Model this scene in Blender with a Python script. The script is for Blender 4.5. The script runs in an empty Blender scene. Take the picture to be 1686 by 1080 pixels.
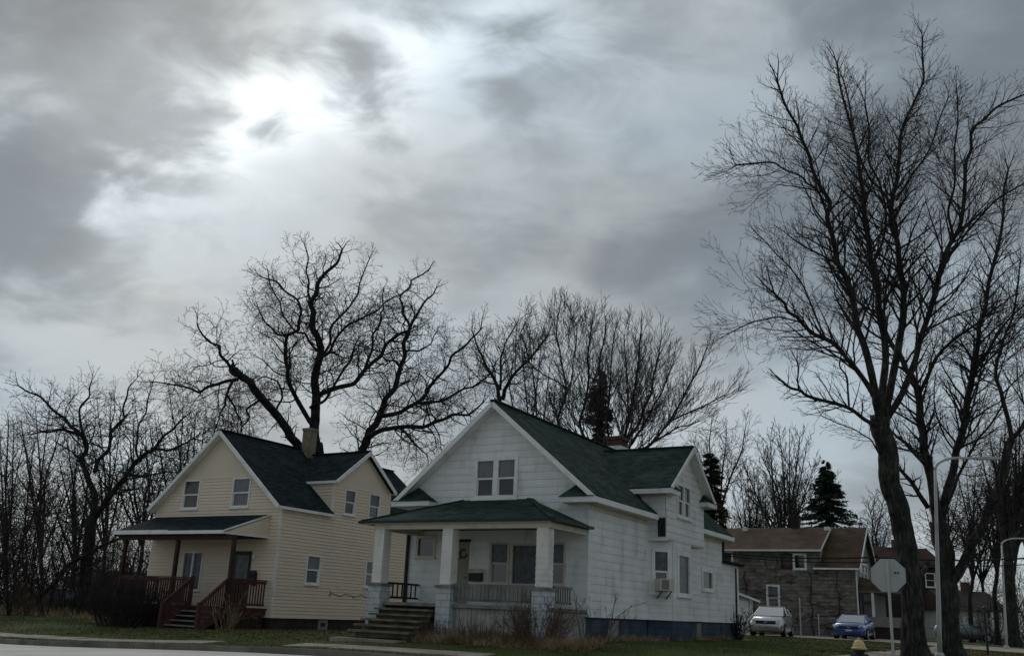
import bpy, math, random
import numpy as np
from mathutils import Vector, Matrix

S = bpy.context.scene
COL = S.collection
# ------------------------------------------------------------------ camera
CX, CY, F = 843.0, 600.0, 1500.0            # photo pixels (1686 x 1080)
RR = np.array([0.999082062795117, -0.011231047078033652, 0.0413387878702909])
UU = np.array([-0.04283727116721977, -0.2619386664073351, 0.964133343080558])
FF = np.array([0.0, 0.9650191700801999, 0.2621793305692159])
HC = 0.70                                    # camera above the white house's lot
cam_d = bpy.data.cameras.new('camera')
cam = bpy.data.objects.new('camera', cam_d); COL.objects.link(cam)
cam.matrix_world = Matrix(((RR[0], UU[0], -FF[0], 0), (RR[1], UU[1], -FF[1], 0), (RR[2], UU[2], -FF[2], HC), (0, 0, 0, 1)))
cam_d.sensor_width = 36.0; cam_d.lens = 36.0 * F / 1686.0
cam_d.shift_y = 60.0 / 1686.0
cam_d.clip_start = 0.1; cam_d.clip_end = 5000
S.camera = cam
S.render.resolution_x, S.render.resolution_y = 1024, 655
S.view_settings.view_transform = 'Standard'; S.view_settings.look = 'None'
S.view_settings.exposure = 0.58; S.view_settings.gamma = 1.0
S.view_settings.use_curve_mapping = False

def ray(x, y): return RR * ((x - CX) / F) + UU * ((CY - y) / F) + FF
def at_y(x, y, Y):
    d = ray(x, y); p = d * (Y / d[1]); return np.array([p[0], p[1], p[2] + HC])

# ------------------------------------------------------------------ world: overcast sky
SUN_EL, SUN_AZ = math.radians(29.8), math.radians(-16.3)     # azimuth from +Y towards +X
sun_dir = (math.sin(SUN_AZ) * math.cos(SUN_EL), math.cos(SUN_AZ) * math.cos(SUN_EL), math.sin(SUN_EL))
W = bpy.data.worlds.new('World'); S.world = W; W.use_nodes = True
def build_sky():
    nt = W.node_tree; N = nt.nodes; Lk = nt.links; N.clear()
    def nd(t, **k):
        n = N.new(t)
        for a, b in k.items(): setattr(n, a, b)
        return n
    def val(sock, v):
        if hasattr(v, 'is_linked') or hasattr(v, 'node'): Lk.new(v, sock)
        else: sock.default_value = v
    def m(op, a, b=0.0, c=0.0, clamp=False):
        n = nd('ShaderNodeMath', operation=op, use_clamp=clamp)
        val(n.inputs[0], a); val(n.inputs[1], b); val(n.inputs[2], c); return n.outputs[0]
    def vm(op, a, b=(0, 0, 0)):
        n = nd('ShaderNodeVectorMath', operation=op); val(n.inputs[0], a); val(n.inputs[1], b)
        return n.outputs['Value'] if op in ('DOT_PRODUCT', 'LENGTH') else n.outputs[0]
    def rng(x, a, b, c=0.0, d=1.0):
        n = nd('ShaderNodeMapRange', interpolation_type='SMOOTHSTEP', clamp=True)
        val(n.inputs[0], x)
        for i, v in enumerate((a, b, c, d)): n.inputs[1 + i].default_value = v
        return n.outputs[0]
    tc = nd('ShaderNodeTexCoord'); d = vm('NORMALIZE', tc.outputs['Generated'])
    sp = nd('ShaderNodeSeparateXYZ'); Lk.new(d, sp.inputs[0]); x, y, z = sp.outputs
    # the cloud deck: directions carried onto a flat layer overhead
    k = m('DIVIDE', 1.0, m('ADD', m('MAXIMUM', z, 0.0), 0.42))
    cb = nd('ShaderNodeCombineXYZ'); Lk.new(m('MULTIPLY', x, k), cb.inputs[0]); Lk.new(m('MULTIPLY', y, k), cb.inputs[1]); Lk.new(m('MULTIPLY', z, 0.9), cb.inputs[2])
    def noise(scale, det, rough, dist, rot=0.0, sc=(1, 1, 1), loc=(0, 0, 0)):
        mp = nd('ShaderNodeMapping'); Lk.new(cb.outputs[0], mp.inputs[0]); mp.inputs['Rotation'].default_value = (0, 0, rot)
        mp.inputs['Scale'].default_value = sc; mp.inputs['Location'].default_value = loc
        n = nd('ShaderNodeTexNoise'); Lk.new(mp.outputs[0], n.inputs['Vector'])
        n.inputs['Scale'].default_value = scale; n.inputs['Detail'].default_value = det
        n.inputs['Roughness'].default_value = rough; n.inputs['Distortion'].default_value = dist
        return n.outputs[0]
    big = noise(1.7, 3.0, 0.45, 0.2, SKY_R, (1, 1.1, 1), SKY_A)
    mid = noise(4.0, 4.0, 0.48, 0.3, SKY_R, (1, 1.1, 1), SKY_B)
    fine = noise(9.0, 5.0, 0.55, 0.5, SKY_R, (1, 1.4, 1), SKY_C)
    hue = noise(2.6, 2.0, 0.5, 0.3, 1.1, (1, 1, 1), (11.3, 4.2, 0))
    dens = m('ADD', m('MULTIPLY', big, 0.64), m('ADD', m('MULTIPLY', mid, 0.25), m('MULTIPLY', fine, 0.11)))
    base = rng(dens, 0.405, 0.575)                        # 1 = thick dark cloud
    # light let through by the thin places round the hidden sun, drawn out along the gap in the cloud
    e1 = Vector((math.cos(SUN_AZ), -math.sin(SUN_AZ), 0)); e2 = Vector(sun_dir).cross(e1) * -1
    if e2.z < 0: e2 = -e2
    la = e1 * math.cos(0.52) + e2 * math.sin(0.52); lb = e2 * math.cos(0.52) - e1 * math.sin(0.52)
    front = rng(vm('DOT_PRODUCT', d, sun_dir), 0.2, 0.6)
    w1 = m('MULTIPLY', m('SUBTRACT', mid, 0.5), 0.20); w2 = m('MULTIPLY', m('SUBTRACT', mid, 0.42), 0.17)
    pa = m('DIVIDE', m('ADD', vm('DOT_PRODUCT', d, tuple(la)), w1), 0.26)
    pb = m('DIVIDE', m('ADD', vm('DOT_PRODUCT', d, tuple(lb)), w2), 0.060)
    r2 = m('ADD', m('MULTIPLY', pa, pa), m('MULTIPLY', pb, pb))
    near = m('MULTIPLY', m('POWER', 2.718, m('MULTIPLY', r2, -1.05)), front)
    wide = m('MULTIPLY', m('POWER', 2.718, m('MULTIPLY', r2, -0.17)), front)
    thin = rng(m('ADD', m('MULTIPLY', mid, 0.50), m('ADD', m('MULTIPLY', big, 0.25), m('MULTIPLY', fine, 0.25))), 0.545, 0.43)
    glow = m('ADD', m('MULTIPLY', near, m('ADD', m('MULTIPLY', thin, 0.37), 0.02)),
             m('MULTIPLY', wide, m('ADD', m('MULTIPLY', thin, 0.11), 0.0)))
    hz = m('MULTIPLY', rng(z, 0.40, 0.02), 0.055)                       # paler towards the horizon
    lum = m('ADD', m('ADD', m('MULTIPLY', m('SUBTRACT', 1.0, base), 0.165), 0.150), m('ADD', glow, hz))
    # colour: cool grey, warmer where thin
    mix = nd('ShaderNodeMix', data_type='RGBA')
    Lk.new(m('ADD', m('MULTIPLY', m('SUBTRACT', lum, 0.25), 1.6), m('MULTIPLY', m('SUBTRACT', hue, 0.42), 2.6), clamp=True), mix.inputs[0])
    mix.inputs[6].default_value = (0.82, 0.965, 1.07, 1); mix.inputs[7].default_value = (0.945, 1.0, 1.01, 1)
    colr = vm('SCALE', mix.outputs[2]); scn = colr.node; Lk.new(lum, scn.inputs['Scale'])
    sky = nd('ShaderNodeTexSky', sky_type='NISHITA'); sky.sun_disc = False
    sky.sun_elevation = SUN_EL; sky.sun_rotation = SUN_AZ
    # below the horizon: plain ground grey
    add = nd('ShaderNodeMix', data_type='RGBA'); add.inputs[0].default_value = 0.94
    sc = nd('ShaderNodeVectorMath', operation='SCALE'); Lk.new(sky.outputs[0], sc.inputs[0]); sc.inputs['Scale'].default_value = 0.08
    Lk.new(sc.outputs[0], add.inputs[6]); Lk.new(colr, add.inputs[7])
    bg = nd('ShaderNodeBackground'); Lk.new(add.outputs[2], bg.inputs[0]); bg.inputs[1].default_value = 1.0
    out = nd('ShaderNodeOutputWorld'); Lk.new(bg.outputs[0], out.inputs[0])
SKY_A, SKY_B, SKY_C, SKY_R = (8.1, 3.3, 0), (7.7, 2.9, 0), (0.4, 7.7, 0), 0.5
build_sky()
sl = bpy.data.lights.new('sun', 'SUN'); sl.energy = 1.0; sl.angle = math.radians(45); sl.color = (1.0, 0.97, 0.92)
so = bpy.data.objects.new('sun', sl); COL.objects.link(so)
so.rotation_euler = Vector(sun_dir).to_track_quat('Z', 'Y').to_euler()

# ------------------------------------------------------------------ helpers
MATS = {}
def mat(name, col, rough=0.8, var=0.12, scale=3.0, bump=0.0, bscale=40.0, spec=0.3, metal=0.0, coat=0.0,
        stain=None, stain_amt=0.0, stain_scale=1.2, brick=None, tint2=None, streak=0.0):
    """procedural material: colour varied by noise, stains of another colour, optional brick/shingle grid on metre UVs"""
    mt = bpy.data.materials.new(name); mt.use_nodes = True
    nt = mt.node_tree; N = nt.nodes; L = nt.links; b = N['Principled BSDF']
    tc = N.new('ShaderNodeTexCoord')
    def noise(sc, det=5, coord='Object', scl=None):
        n = N.new('ShaderNodeTexNoise'); n.inputs['Scale'].default_value = sc; n.inputs['Detail'].default_value = det
        if scl:
            mp = N.new('ShaderNodeMapping'); mp.inputs['Scale'].default_value = scl
            L.new(tc.outputs[coord], mp.inputs[0]); L.new(mp.outputs[0], n.inputs['Vector'])
        else: L.new(tc.outputs[coord], n.inputs['Vector'])
        return n.outputs[0]
    def mix(fac, a, bb, blend='MIX'):
        m = N.new('ShaderNodeMix'); m.data_type = 'RGBA'; m.blend_type = blend
        for s, v in ((m.inputs[0], fac), (m.inputs[6], a), (m.inputs[7], bb)):
            if hasattr(v, 'node'): L.new(v, s)
            elif isinstance(v, (int, float)): s.default_value = v
            else: s.default_value = (*v, 1) if len(v) == 3 else v
        return m.outputs[2]
    def ramp(x, lo, hi, a=0.0, c=1.0):
        r = N.new('ShaderNodeMapRange'); r.interpolation_type = 'SMOOTHSTEP'; L.new(x, r.inputs[0])
        r.inputs[1].default_value = lo; r.inputs[2].default_value = hi; r.inputs[3].default_value = a; r.inputs[4].default_value = c
        return r.outputs[0]
    lo = tuple(c * (1 - var) for c in col); hi = tuple(min(1, c * (1 + var)) for c in (tint2 or col))
    c = mix(ramp(noise(scale), 0.3, 0.7), lo, hi)
    h = noise(bscale, 3)
    if brick:
        bw, bh, mort, dark, bv = brick
        br = N.new('ShaderNodeTexBrick'); L.new(tc.outputs['UV'], br.inputs['Vector'])
        br.inputs['Scale'].default_value = 1.0; br.inputs['Brick Width'].default_value = bw; br.inputs['Row Height'].default_value = bh
        br.inputs['Mortar Size'].default_value = mort; br.inputs['Mortar Smooth'].default_value = 0.2; br.inputs['Bias'].default_value = 0.0
        br.inputs['Color1'].default_value = (1 - bv,) * 3 + (1,); br.inputs['Color2'].default_value = (1 + bv,) * 3 + (1,)
        br.inputs['Mortar'].default_value = (dark,) * 3 + (1,)
        c = mix(1.0, c, br.outputs[0], 'MULTIPLY')
    if stain is not None:
        s = ramp(noise(stain_scale, 7, scl=(1, 1, 1.0 - 0.75 * streak)), 0.5, 0.72, 0, stain_amt)
        c = mix(s, c, stain)
    L.new(c, b.inputs['Base Color']); b.inputs['Roughness'].default_value = rough
    b.inputs['Specular IOR Level'].default_value = spec; b.inputs['Metallic'].default_value = metal
    b.inputs['Coat Weight'].default_value = coat; b.inputs['Coat Roughness'].default_value = 0.05
    if bump > 0 or brick:
        bp = N.new('ShaderNodeBump'); bp.inputs['Strength'].default_value = max(bump, 0.25); bp.inputs['Distance'].default_value = 0.02
        if brick:
            a = N.new('ShaderNodeMath'); a.operation = 'MULTIPLY_ADD'; L.new(br.outputs['Fac'], a.inputs[0]); a.inputs[1].default_value = -0.6; L.new(h, a.inputs[2])
            L.new(a.outputs[0], bp.inputs['Height'])
        else: L.new(h, bp.inputs['Height'])
        L.new(bp.outputs[0], b.inputs['Normal'])
    MATS[name] = mt; return mt

def finish(me, uv=True, smooth=False):
    if uv and len(me.polygons):
        n = len(me.polygons); nrm = np.zeros(n * 3); me.polygons.foreach_get('normal', nrm); nrm = nrm.reshape(-1, 3)
        tot = np.zeros(n, int); me.polygons.foreach_get('loop_total', tot)
        vi = np.zeros(len(me.loops), int); me.loops.foreach_get('vertex_index', vi)
        co = np.zeros(len(me.vertices) * 3); me.vertices.foreach_get('co', co); co = co.reshape(-1, 3)[vi]
        t = np.stack([-nrm[:, 1], nrm[:, 0], np.zeros(n)], 1); ln = np.linalg.norm(t, axis=1)
        t[ln < 0.05] = (1, 0, 0); t /= np.linalg.norm(t, axis=1)[:, None]
        b = np.cross(nrm, t); T = np.repeat(t, tot, 0); B = np.repeat(b, tot, 0)
        u = me.uv_layers.new(name='UVMap')
        u.data.foreach_set('uv', np.stack([(co * T).sum(1), (co * B).sum(1)], 1).ravel())
    if smooth: me.polygons.foreach_set('use_smooth', [True] * len(me.polygons))
    me.update()

def link(name, data, parent=None, m=None):
    o = bpy.data.objects.new(name, data); COL.objects.link(o)
    if parent is not None: o.parent = parent
    if m is not None and data is not None and not data.materials: data.materials.append(MATS[m] if isinstance(m, str) else m)
    return o

def tag(o, label=None, cat=None, group=None, kind=None):
    if label: o['label'] = label
    if cat: o['category'] = cat
    if group: o['group'] = group
    if kind: o['kind'] = kind
    return o

def empty(name, loc, yaw=0.0):
    o = bpy.data.objects.new(name, None); COL.objects.link(o)
    o.location = loc; o.rotation_euler = (0, 0, yaw); o.empty_display_size = 0.3
    return o

def copy_tree(o, parent=None):
    c = o.copy(); COL.objects.link(c); c.parent = parent
    for ch in list(o.children): copy_tree(ch, c)
    return c

V3 = lambda *a: np.array(a, float)
Z = V3(0, 0, 1)
class MB:
    def __init__(s): s.v = []; s.f = []
    def quad(s, *pts, n=None):
        i = len(s.v); pts = [np.asarray(p, float) for p in pts]
        if n is not None:
            c = np.cross(pts[1] - pts[0], pts[2] - pts[0])
            if c @ np.asarray(n) < 0: pts = pts[::-1]
        s.v += pts; s.f.append(tuple(range(i, i + len(pts)))); return s
    def box(s, a, b):
        x0, x1 = sorted((a[0], b[0])); y0, y1 = sorted((a[1], b[1])); z0, z1 = sorted((a[2], b[2])); i = len(s.v)
        s.v += [V3(x, y, z) for z in (z0, z1) for x, y in ((x0, y0), (x1, y0), (x1, y1), (x0, y1))]
        s.f += [tuple(i + k for k in q) for q in ((3, 2, 1, 0), (4, 5, 6, 7), (0, 1, 5, 4), (1, 2, 6, 5), (2, 3, 7, 6), (3, 0, 4, 7))]
        return s
    def prism(s, poly, ext):
        poly = [np.asarray(p, float) for p in poly]; ext = np.asarray(ext, float); k = len(poly)
        nn = sum((np.cross(poly[j] - poly[0], poly[(j + 1) % k] - poly[0]) for j in range(1, k - 1)), np.zeros(3))
        if nn @ ext > 0: poly = poly[::-1]
        i = len(s.v); s.v += poly + [p + ext for p in poly]
        s.f.append(tuple(range(i, i + k))); s.f.append(tuple(i + k + j for j in range(k - 1, -1, -1)))
        for j in range(k):
            l = (j + 1) % k; s.f.append((i + l, i + j, i + k + j, i + k + l))
        return s
    def beam(s, p0, p1, w, h, up=Z):
        p0, p1 = np.asarray(p0, float), np.asarray(p1, float); d = p1 - p0; d /= np.linalg.norm(d)
        a = np.cross(d, up); a /= np.linalg.norm(a); b = np.cross(a, d)
        q = [p0 + a * x * w / 2 + b * y * h / 2 for x, y in ((-1, -1), (1, -1), (1, 1), (-1, 1))]
        return s.prism(q, p1 - p0)
    def tube(s, pts, rad, k=8, cap=True):
        pts = [np.asarray(p, float) for p in pts]; n = len(pts)
        if not hasattr(rad, '__len__'): rad = [rad] * n
        i0 = len(s.v); ref = V3(0.31, 0.9, 0.3)
        for j, p in enumerate(pts):
            t = pts[min(j + 1, n - 1)] - pts[max(j - 1, 0)]; t /= np.linalg.norm(t) + 1e-9
            a = np.cross(t, ref); a /= np.linalg.norm(a) + 1e-9; b = np.cross(t, a)
            s.v += [p + (a * math.cos(2 * math.pi * q / k) + b * math.sin(2 * math.pi * q / k)) * rad[j] for q in range(k)]
        for j in range(n - 1):
            for q in range(k):
                r = (q + 1) % k; s.f.append((i0 + j * k + q, i0 + j * k + r, i0 + (j + 1) * k + r, i0 + (j + 1) * k + q))
        if cap:
            s.f.append(tuple(i0 + q for q in range(k - 1, -1, -1))); s.f.append(tuple(i0 + (n - 1) * k + q for q in range(k)))
        return s
    def lathe(s, prof, c=(0, 0, 0), k=16):
        return s.tube([V3(c[0], c[1], c[2] + z) for r, z in prof], [max(r, 1e-3) for r, z in prof], k)
    def mesh(s, name, smooth=False):
        me = bpy.data.meshes.new(name); me.from_pydata([tuple(p) for p in s.v], [], s.f); finish(me, True, smooth); return me
    def build(s, name, m, parent=None, smooth=False): return link(name, s.mesh(name, smooth), parent, m)

def np_mesh(name, verts, faces):
    me = bpy.data.meshes.new(name); verts = np.asarray(verts, np.float32); faces = np.asarray(faces, np.int32)
    k = faces.shape[1]; me.vertices.add(len(verts)); me.vertices.foreach_set('co', verts.ravel())
    me.loops.add(faces.size); me.loops.foreach_set('vertex_index', faces.ravel())
    me.polygons.add(len(faces)); me.polygons.foreach_set('loop_start', np.arange(len(faces), dtype=np.int32) * k)
    try: me.polygons.foreach_set('loop_total', np.full(len(faces), k, np.int32))
    except Exception: pass
    me.update(calc_edges=True); return me

# ------------------------------------------------------------------ materials
mat('grass', (0.072, 0.086, 0.030), 0.95, 0.35, 0.9, 0.6, 60, 0.1, stain=(0.095, 0.080, 0.040), stain_amt=0.7, stain_scale=0.55, tint2=(0.052, 0.068, 0.020))
mat('grass_blade', (0.085, 0.112, 0.034), 0.8, 0.4, 0.8, 0, 40, 0.2, stain=(0.16, 0.135, 0.065), stain_amt=0.75, stain_scale=0.6)
mat('dry_grass', (0.30, 0.225, 0.14), 0.9, 0.35, 2.0, 0, 40, 0.1, stain=(0.10, 0.06, 0.04), stain_amt=0.8, stain_scale=2.5)
mat('asphalt', (0.56, 0.54, 0.50), 0.9, 0.10, 0.7, 0.35, 90, 0.2, stain=(0.40, 0.38, 0.33), stain_amt=0.5, stain_scale=0.5)
mat('concrete', (0.31, 0.275, 0.225), 0.9, 0.14, 1.4, 0.35, 60, 0.2, stain=(0.17, 0.155, 0.12), stain_amt=0.6, stain_scale=1.3)
mat('kerb', (0.17, 0.15, 0.13), 0.9, 0.2, 1.4, 0.3, 50, 0.2, stain=(0.07, 0.06, 0.05), stain_amt=0.8, stain_scale=1.0)
mat('white_siding', (0.81, 0.81, 0.805), 0.75, 0.05, 1.1, 0.12, 90, 0.25, stain=(0.48, 0.48, 0.46), stain_amt=0.6, stain_scale=1.8, brick=(0.61, 0.2357, 0.006, 0.80, 0.035), streak=0.6)
mat('post_siding', (0.74, 0.72, 0.67), 0.75, 0.06, 2.0, 0.12, 90, 0.25, stain=(0.45, 0.44, 0.40), stain_amt=0.5, stain_scale=3.0, streak=0.5)
mat('pier_block', (0.52, 0.55, 0.57), 0.85, 0.12, 3.0, 0.5, 30, 0.2, stain=(0.25, 0.28, 0.30), stain_amt=0.6, stain_scale=3.0, brick=(0.40, 0.19, 0.014, 0.62, 0.06))
mat('tan_siding', (0.78, 0.655, 0.515), 0.6, 0.04, 0.9, 0.05, 60, 0.35, stain=(0.68, 0.53, 0.39), stain_amt=0.35, stain_scale=0.9)
mat('tan_board', (0.76, 0.64, 0.505), 0.6, 0.04, 0.9, 0.05, 60, 0.35, stain=(0.68, 0.57, 0.46), stain_amt=0.4, stain_scale=0.9)
mat('white_trim', (0.80, 0.80, 0.78), 0.5, 0.05, 2.0, 0.05, 60, 0.4, stain=(0.52, 0.51, 0.47), stain_amt=0.5, stain_scale=2.5)
mat('cream_trim', (0.62, 0.57, 0.47), 0.6, 0.06, 2.0, 0.05, 60, 0.35, stain=(0.36, 0.32, 0.26), stain_amt=0.6, stain_scale=2.0)
mat('green_shingle', (0.030, 0.053, 0.045), 0.95, 0.18, 1.4, 0.35, 120, 0.05, brick=(0.30, 0.14, 0.010, 0.5, 0.42), stain=(0.058, 0.074, 0.064), stain_amt=0.6, stain_scale=0.9)
mat('dark_shingle', (0.017, 0.025, 0.029), 0.95, 0.15, 1.4, 0.35, 120, 0.06, brick=(0.30, 0.14, 0.010, 0.5, 0.42), stain=(0.036, 0.045, 0.048), stain_amt=0.5, stain_scale=1.2)
mat('brown_shingle', (0.095, 0.064, 0.043), 0.95, 0.22, 1.2, 0.35, 120, 0.15, brick=(0.30, 0.14, 0.010, 0.6, 0.25), stain=(0.055, 0.035, 0.024), stain_amt=0.7, stain_scale=0.7)
mat('red_shingle', (0.060, 0.030, 0.026), 0.95, 0.2, 1.2, 0.3, 120, 0.15, brick=(0.30, 0.14, 0.010, 0.6, 0.2))
mat('navy_block', (0.042, 0.066, 0.100), 0.8, 0.25, 2.2, 0.4, 30, 0.25, brick=(0.40, 0.20, 0.012, 0.55, 0.12), stain=(0.12, 0.125, 0.125), stain_amt=0.35, stain_scale=1.6)
mat('brown_block', (0.055, 0.038, 0.034), 0.85, 0.25, 2.2, 0.4, 30, 0.2, brick=(0.40, 0.20, 0.012, 0.55, 0.12))
mat('bare_block', (0.24, 0.23, 0.21), 0.9, 0.2, 3.0, 0.4, 30, 0.2)
mat('red_wood', (0.085, 0.032, 0.028), 0.75, 0.25, 3.0, 0.2, 60, 0.3, stain=(0.06, 0.022, 0.018), stain_amt=0.7, stain_scale=2.0)
mat('dark_wood', (0.045, 0.024, 0.020), 0.8, 0.25, 3.0, 0.2, 60, 0.25)
mat('grey_wood', (0.20, 0.20, 0.185), 0.9, 0.25, 2.5, 0.3, 60, 0.2, stain=(0.10, 0.09, 0.075), stain_amt=0.7, stain_scale=2.5, streak=1.0)
mat('skirt_wood', (0.34, 0.33, 0.30), 0.9, 0.2, 2.5, 0.3, 60, 0.2, stain=(0.17, 0.14, 0.105), stain_amt=0.85, stain_scale=2.2, streak=1.0)
mat('mossy_step', (0.175, 0.155, 0.115), 0.95, 0.3, 2.5, 0.5, 40, 0.1, stain=(0.085, 0.09, 0.045), stain_amt=0.75, stain_scale=2.0)
mat('glass_dark', (0.012, 0.015, 0.020), 0.04, 0.2, 1.5, 0, 40, 0.8)
mat('glass_blind', (0.15, 0.148, 0.15), 0.25, 0.12, 2.5, 0, 40, 0.5, stain=(0.05, 0.05, 0.06), stain_amt=0.6, stain_scale=3.0, streak=1.0)
mat('glass_brown', (0.075, 0.055, 0.045), 0.2, 0.25, 2.5, 0, 40, 0.5, stain=(0.03, 0.022, 0.020), stain_amt=0.7, stain_scale=4.0)
mat('curtain', (0.10, 0.105, 0.12), 0.3, 0.3, 6.0, 0, 40, 0.4, stain=(0.04, 0.045, 0.05), stain_amt=0.9, stain_scale=5.0, streak=1.0)
mat('black_paint', (0.012, 0.012, 0.013), 0.5, 0.2, 3.0, 0, 40, 0.4)
mat('door_cream', (0.30, 0.275, 0.20), 0.6, 0.1, 2.0, 0.05, 40, 0.3)
mat('brown_brick', (0.085, 0.048, 0.036), 0.9, 0.25, 3.0, 0.4, 60, 0.2, brick=(0.22, 0.075, 0.010, 1.6, 0.2))
mat('tan_brick', (0.25, 0.205, 0.16), 0.9, 0.2, 3.0, 0.4, 60, 0.2, brick=(0.22, 0.075, 0.010, 0.65, 0.15), stain=(0.12, 0.10, 0.085), stain_amt=0.6, stain_scale=2.5)
mat('bark', (0.042, 0.040, 0.039), 0.95, 0.35, 2.5, 0.8, 14, 0.1, stain=(0.075, 0.072, 0.062), stain_amt=0.4, stain_scale=1.6)
mat('bark_moss', (0.054, 0.052, 0.048), 0.95, 0.4, 2.5, 0.9, 12, 0.1, stain=(0.064, 0.064, 0.042), stain_amt=0.6, stain_scale=1.3)
mat('twig', (0.042, 0.038, 0.038), 0.9, 0.3, 0.6, 0, 40, 0.1)
mat('twig_grey', (0.080, 0.074, 0.068), 0.9, 0.3, 0.6, 0, 40, 0.1)
mat('twig_red', (0.125, 0.080, 0.062), 0.9, 0.35, 1.0, 0, 40, 0.1)
mat('needles', (0.022, 0.042, 0.030), 0.85, 0.4, 1.2, 0, 40, 0.15)
mat('needles_bronze', (0.050, 0.042, 0.024), 0.85, 0.4, 1.2, 0, 40, 0.15, stain=(0.11, 0.07, 0.04), stain_amt=0.8, stain_scale=1.0)
mat('steel', (0.42, 0.43, 0.43), 0.45, 0.08, 2.0, 0.05, 40, 0.5, metal=0.6)
mat('pole_grey', (0.46, 0.46, 0.45), 0.6, 0.08, 2.0, 0.1, 30, 0.4, stain=(0.22, 0.21, 0.20), stain_amt=0.5, stain_scale=2.0)
mat('sign_back', (0.40, 0.405, 0.40), 0.45, 0.05, 2.5, 0.03, 30, 0.4, metal=0.35, stain=(0.30, 0.30, 0.29), stain_amt=0.5, stain_scale=4.0)
mat('sign_red', (0.45, 0.02, 0.025), 0.45, 0.05)
mat('sticker', (0.06, 0.065, 0.06), 0.6, 0.2)
mat('hydrant_yellow', (0.62, 0.47, 0.22), 0.6, 0.12, 9.0, 0.2, 60, 0.35, stain=(0.36, 0.24, 0.12), stain_amt=0.6, stain_scale=9.0)
mat('hydrant_dark', (0.035, 0.035, 0.035), 0.6, 0.25, 8.0, 0.2, 60, 0.3)
mat('car_silver', (0.50, 0.51, 0.52), 0.28, 0.02, 2.0, 0, 40, 0.5, metal=0.55, coat=1.0)
mat('car_blue', (0.018, 0.070, 0.27), 0.30, 0.03, 2.0, 0, 40, 0.5, metal=0.45, coat=1.0)
mat('car_grey', (0.11, 0.12, 0.13), 0.35, 0.03, 2.0, 0, 40, 0.5, metal=0.4, coat=1.0)
mat('car_glass', (0.13, 0.15, 0.145), 0.04, 0.1, 2.0, 0, 40, 0.9, coat=1.0)
mat('tyre', (0.013, 0.013, 0.013), 0.9, 0.2)
mat('lamp_glass', (0.75, 0.76, 0.78), 0.12, 0.05, 4.0, 0, 40, 0.6, coat=1.0)
mat('plate', (0.55, 0.55, 0.58), 0.5, 0.1)
mat('stone_siding', (0.215, 0.195, 0.172), 0.95, 0.25, 2.2, 0.7, 25, 0.15, stain=(0.075, 0.065, 0.058), stain_amt=0.85, stain_scale=1.4, brick=(0.72, 0.24, 0.018, 0.55, 0.22))
mat('grey_siding', (0.26, 0.25, 0.235), 0.8, 0.1, 1.5, 0.1, 60, 0.25, brick=(8.0, 0.13, 0.010, 0.75, 0.03))
mat('far_white', (0.50, 0.50, 0.49), 0.8, 0.1, 1.5, 0.05, 60, 0.25, brick=(8.0, 0.15, 0.010, 0.8, 0.03))
mat('far_brown', (0.045, 0.034, 0.030), 0.9, 0.25, 1.5, 0.2, 60, 0.2)
mat('wire', (0.015, 0.015, 0.016), 0.7, 0.1)
mat('leaf_litter', (0.15, 0.09, 0.05), 0.95, 0.4, 3.0, 0, 40, 0.1)

def furrow(name, dark, ridge):
    nt = MATS[name].node_tree; N = nt.nodes; L = nt.links; b = N['Principled BSDF']; tc = N.new('ShaderNodeTexCoord'); mp = N.new('ShaderNodeMapping'); mp.inputs['Scale'].default_value = (1, 1, .16); L.new(tc.outputs['Object'], mp.inputs[0])
    v = N.new('ShaderNodeTexNoise'); v.inputs['Scale'].default_value = 13; v.inputs['Detail'].default_value = 5; v.inputs['Distortion'].default_value = .8; L.new(mp.outputs[0], v.inputs['Vector'])
    r = N.new('ShaderNodeMapRange'); r.inputs[1].default_value = .38; r.inputs[2].default_value = .62; L.new(v.outputs[0], r.inputs[0])
    old = b.inputs['Base Color'].links[0].from_socket; m = N.new('ShaderNodeMix'); m.data_type = 'RGBA'; m.blend_type = 'MULTIPLY'; m.inputs[0].default_value = 1.0
    c = N.new('ShaderNodeMix'); c.data_type = 'RGBA'; L.new(r.outputs[0], c.inputs[0]); c.inputs[6].default_value = (dark,) * 3 + (1,); c.inputs[7].default_value = (ridge,) * 3 + (1,)
    L.new(old, m.inputs[6]); L.new(c.outputs[2], m.inputs[7]); L.new(m.outputs[2], b.inputs['Base Color'])
    bp = N.new('ShaderNodeBump'); bp.inputs['Strength'].default_value = 1.0; bp.inputs['Distance'].default_value = .06; L.new(r.outputs[0], bp.inputs['Height']); L.new(bp.outputs[0], b.inputs['Normal'])
furrow('bark_moss', .45, 1.35); furrow('bark', .5, 1.3)
# ------------------------------------------------------------------ the lie of the land (street grid s, t)
YW = -0.5348172800617588
PX, PY = 2.4427, 27.0                          # front right corner of the white house
Ux = V3(math.cos(YW), math.sin(YW), 0); Vx = V3(-math.sin(YW), math.cos(YW), 0)
def sm(x): x = np.clip(x, 0, 1); return x * x * (3 - 2 * x)
def lateral(s): return -0.42 * sm((-2.0 - np.asarray(s, float)) / 17.0) - 0.25 * sm((np.asarray(s, float) - 3.0) / 7.0)
KERB_T, ROAD_W = -6.6, 10.5
def gz(s, t):
    s = np.asarray(s, float); t = np.asarray(t, float)
    fr = -0.36 * sm((-0.8 - t) / 5.6)
    return lateral(s) * np.clip(1.15 - np.clip(t, 0, 60) / 90.0, 0.4, 1.0) + fr
def st2w(s, t, z=0.0): return V3(PX + Ux[0] * s + Vx[0] * t, PY + Ux[1] * s + Vx[1] * t, z)
def w2st(x, y): return (x - PX) * Ux[0] + (y - PY) * Ux[1], (x - PX) * Vx[0] + (y - PY) * Vx[1]
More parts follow.
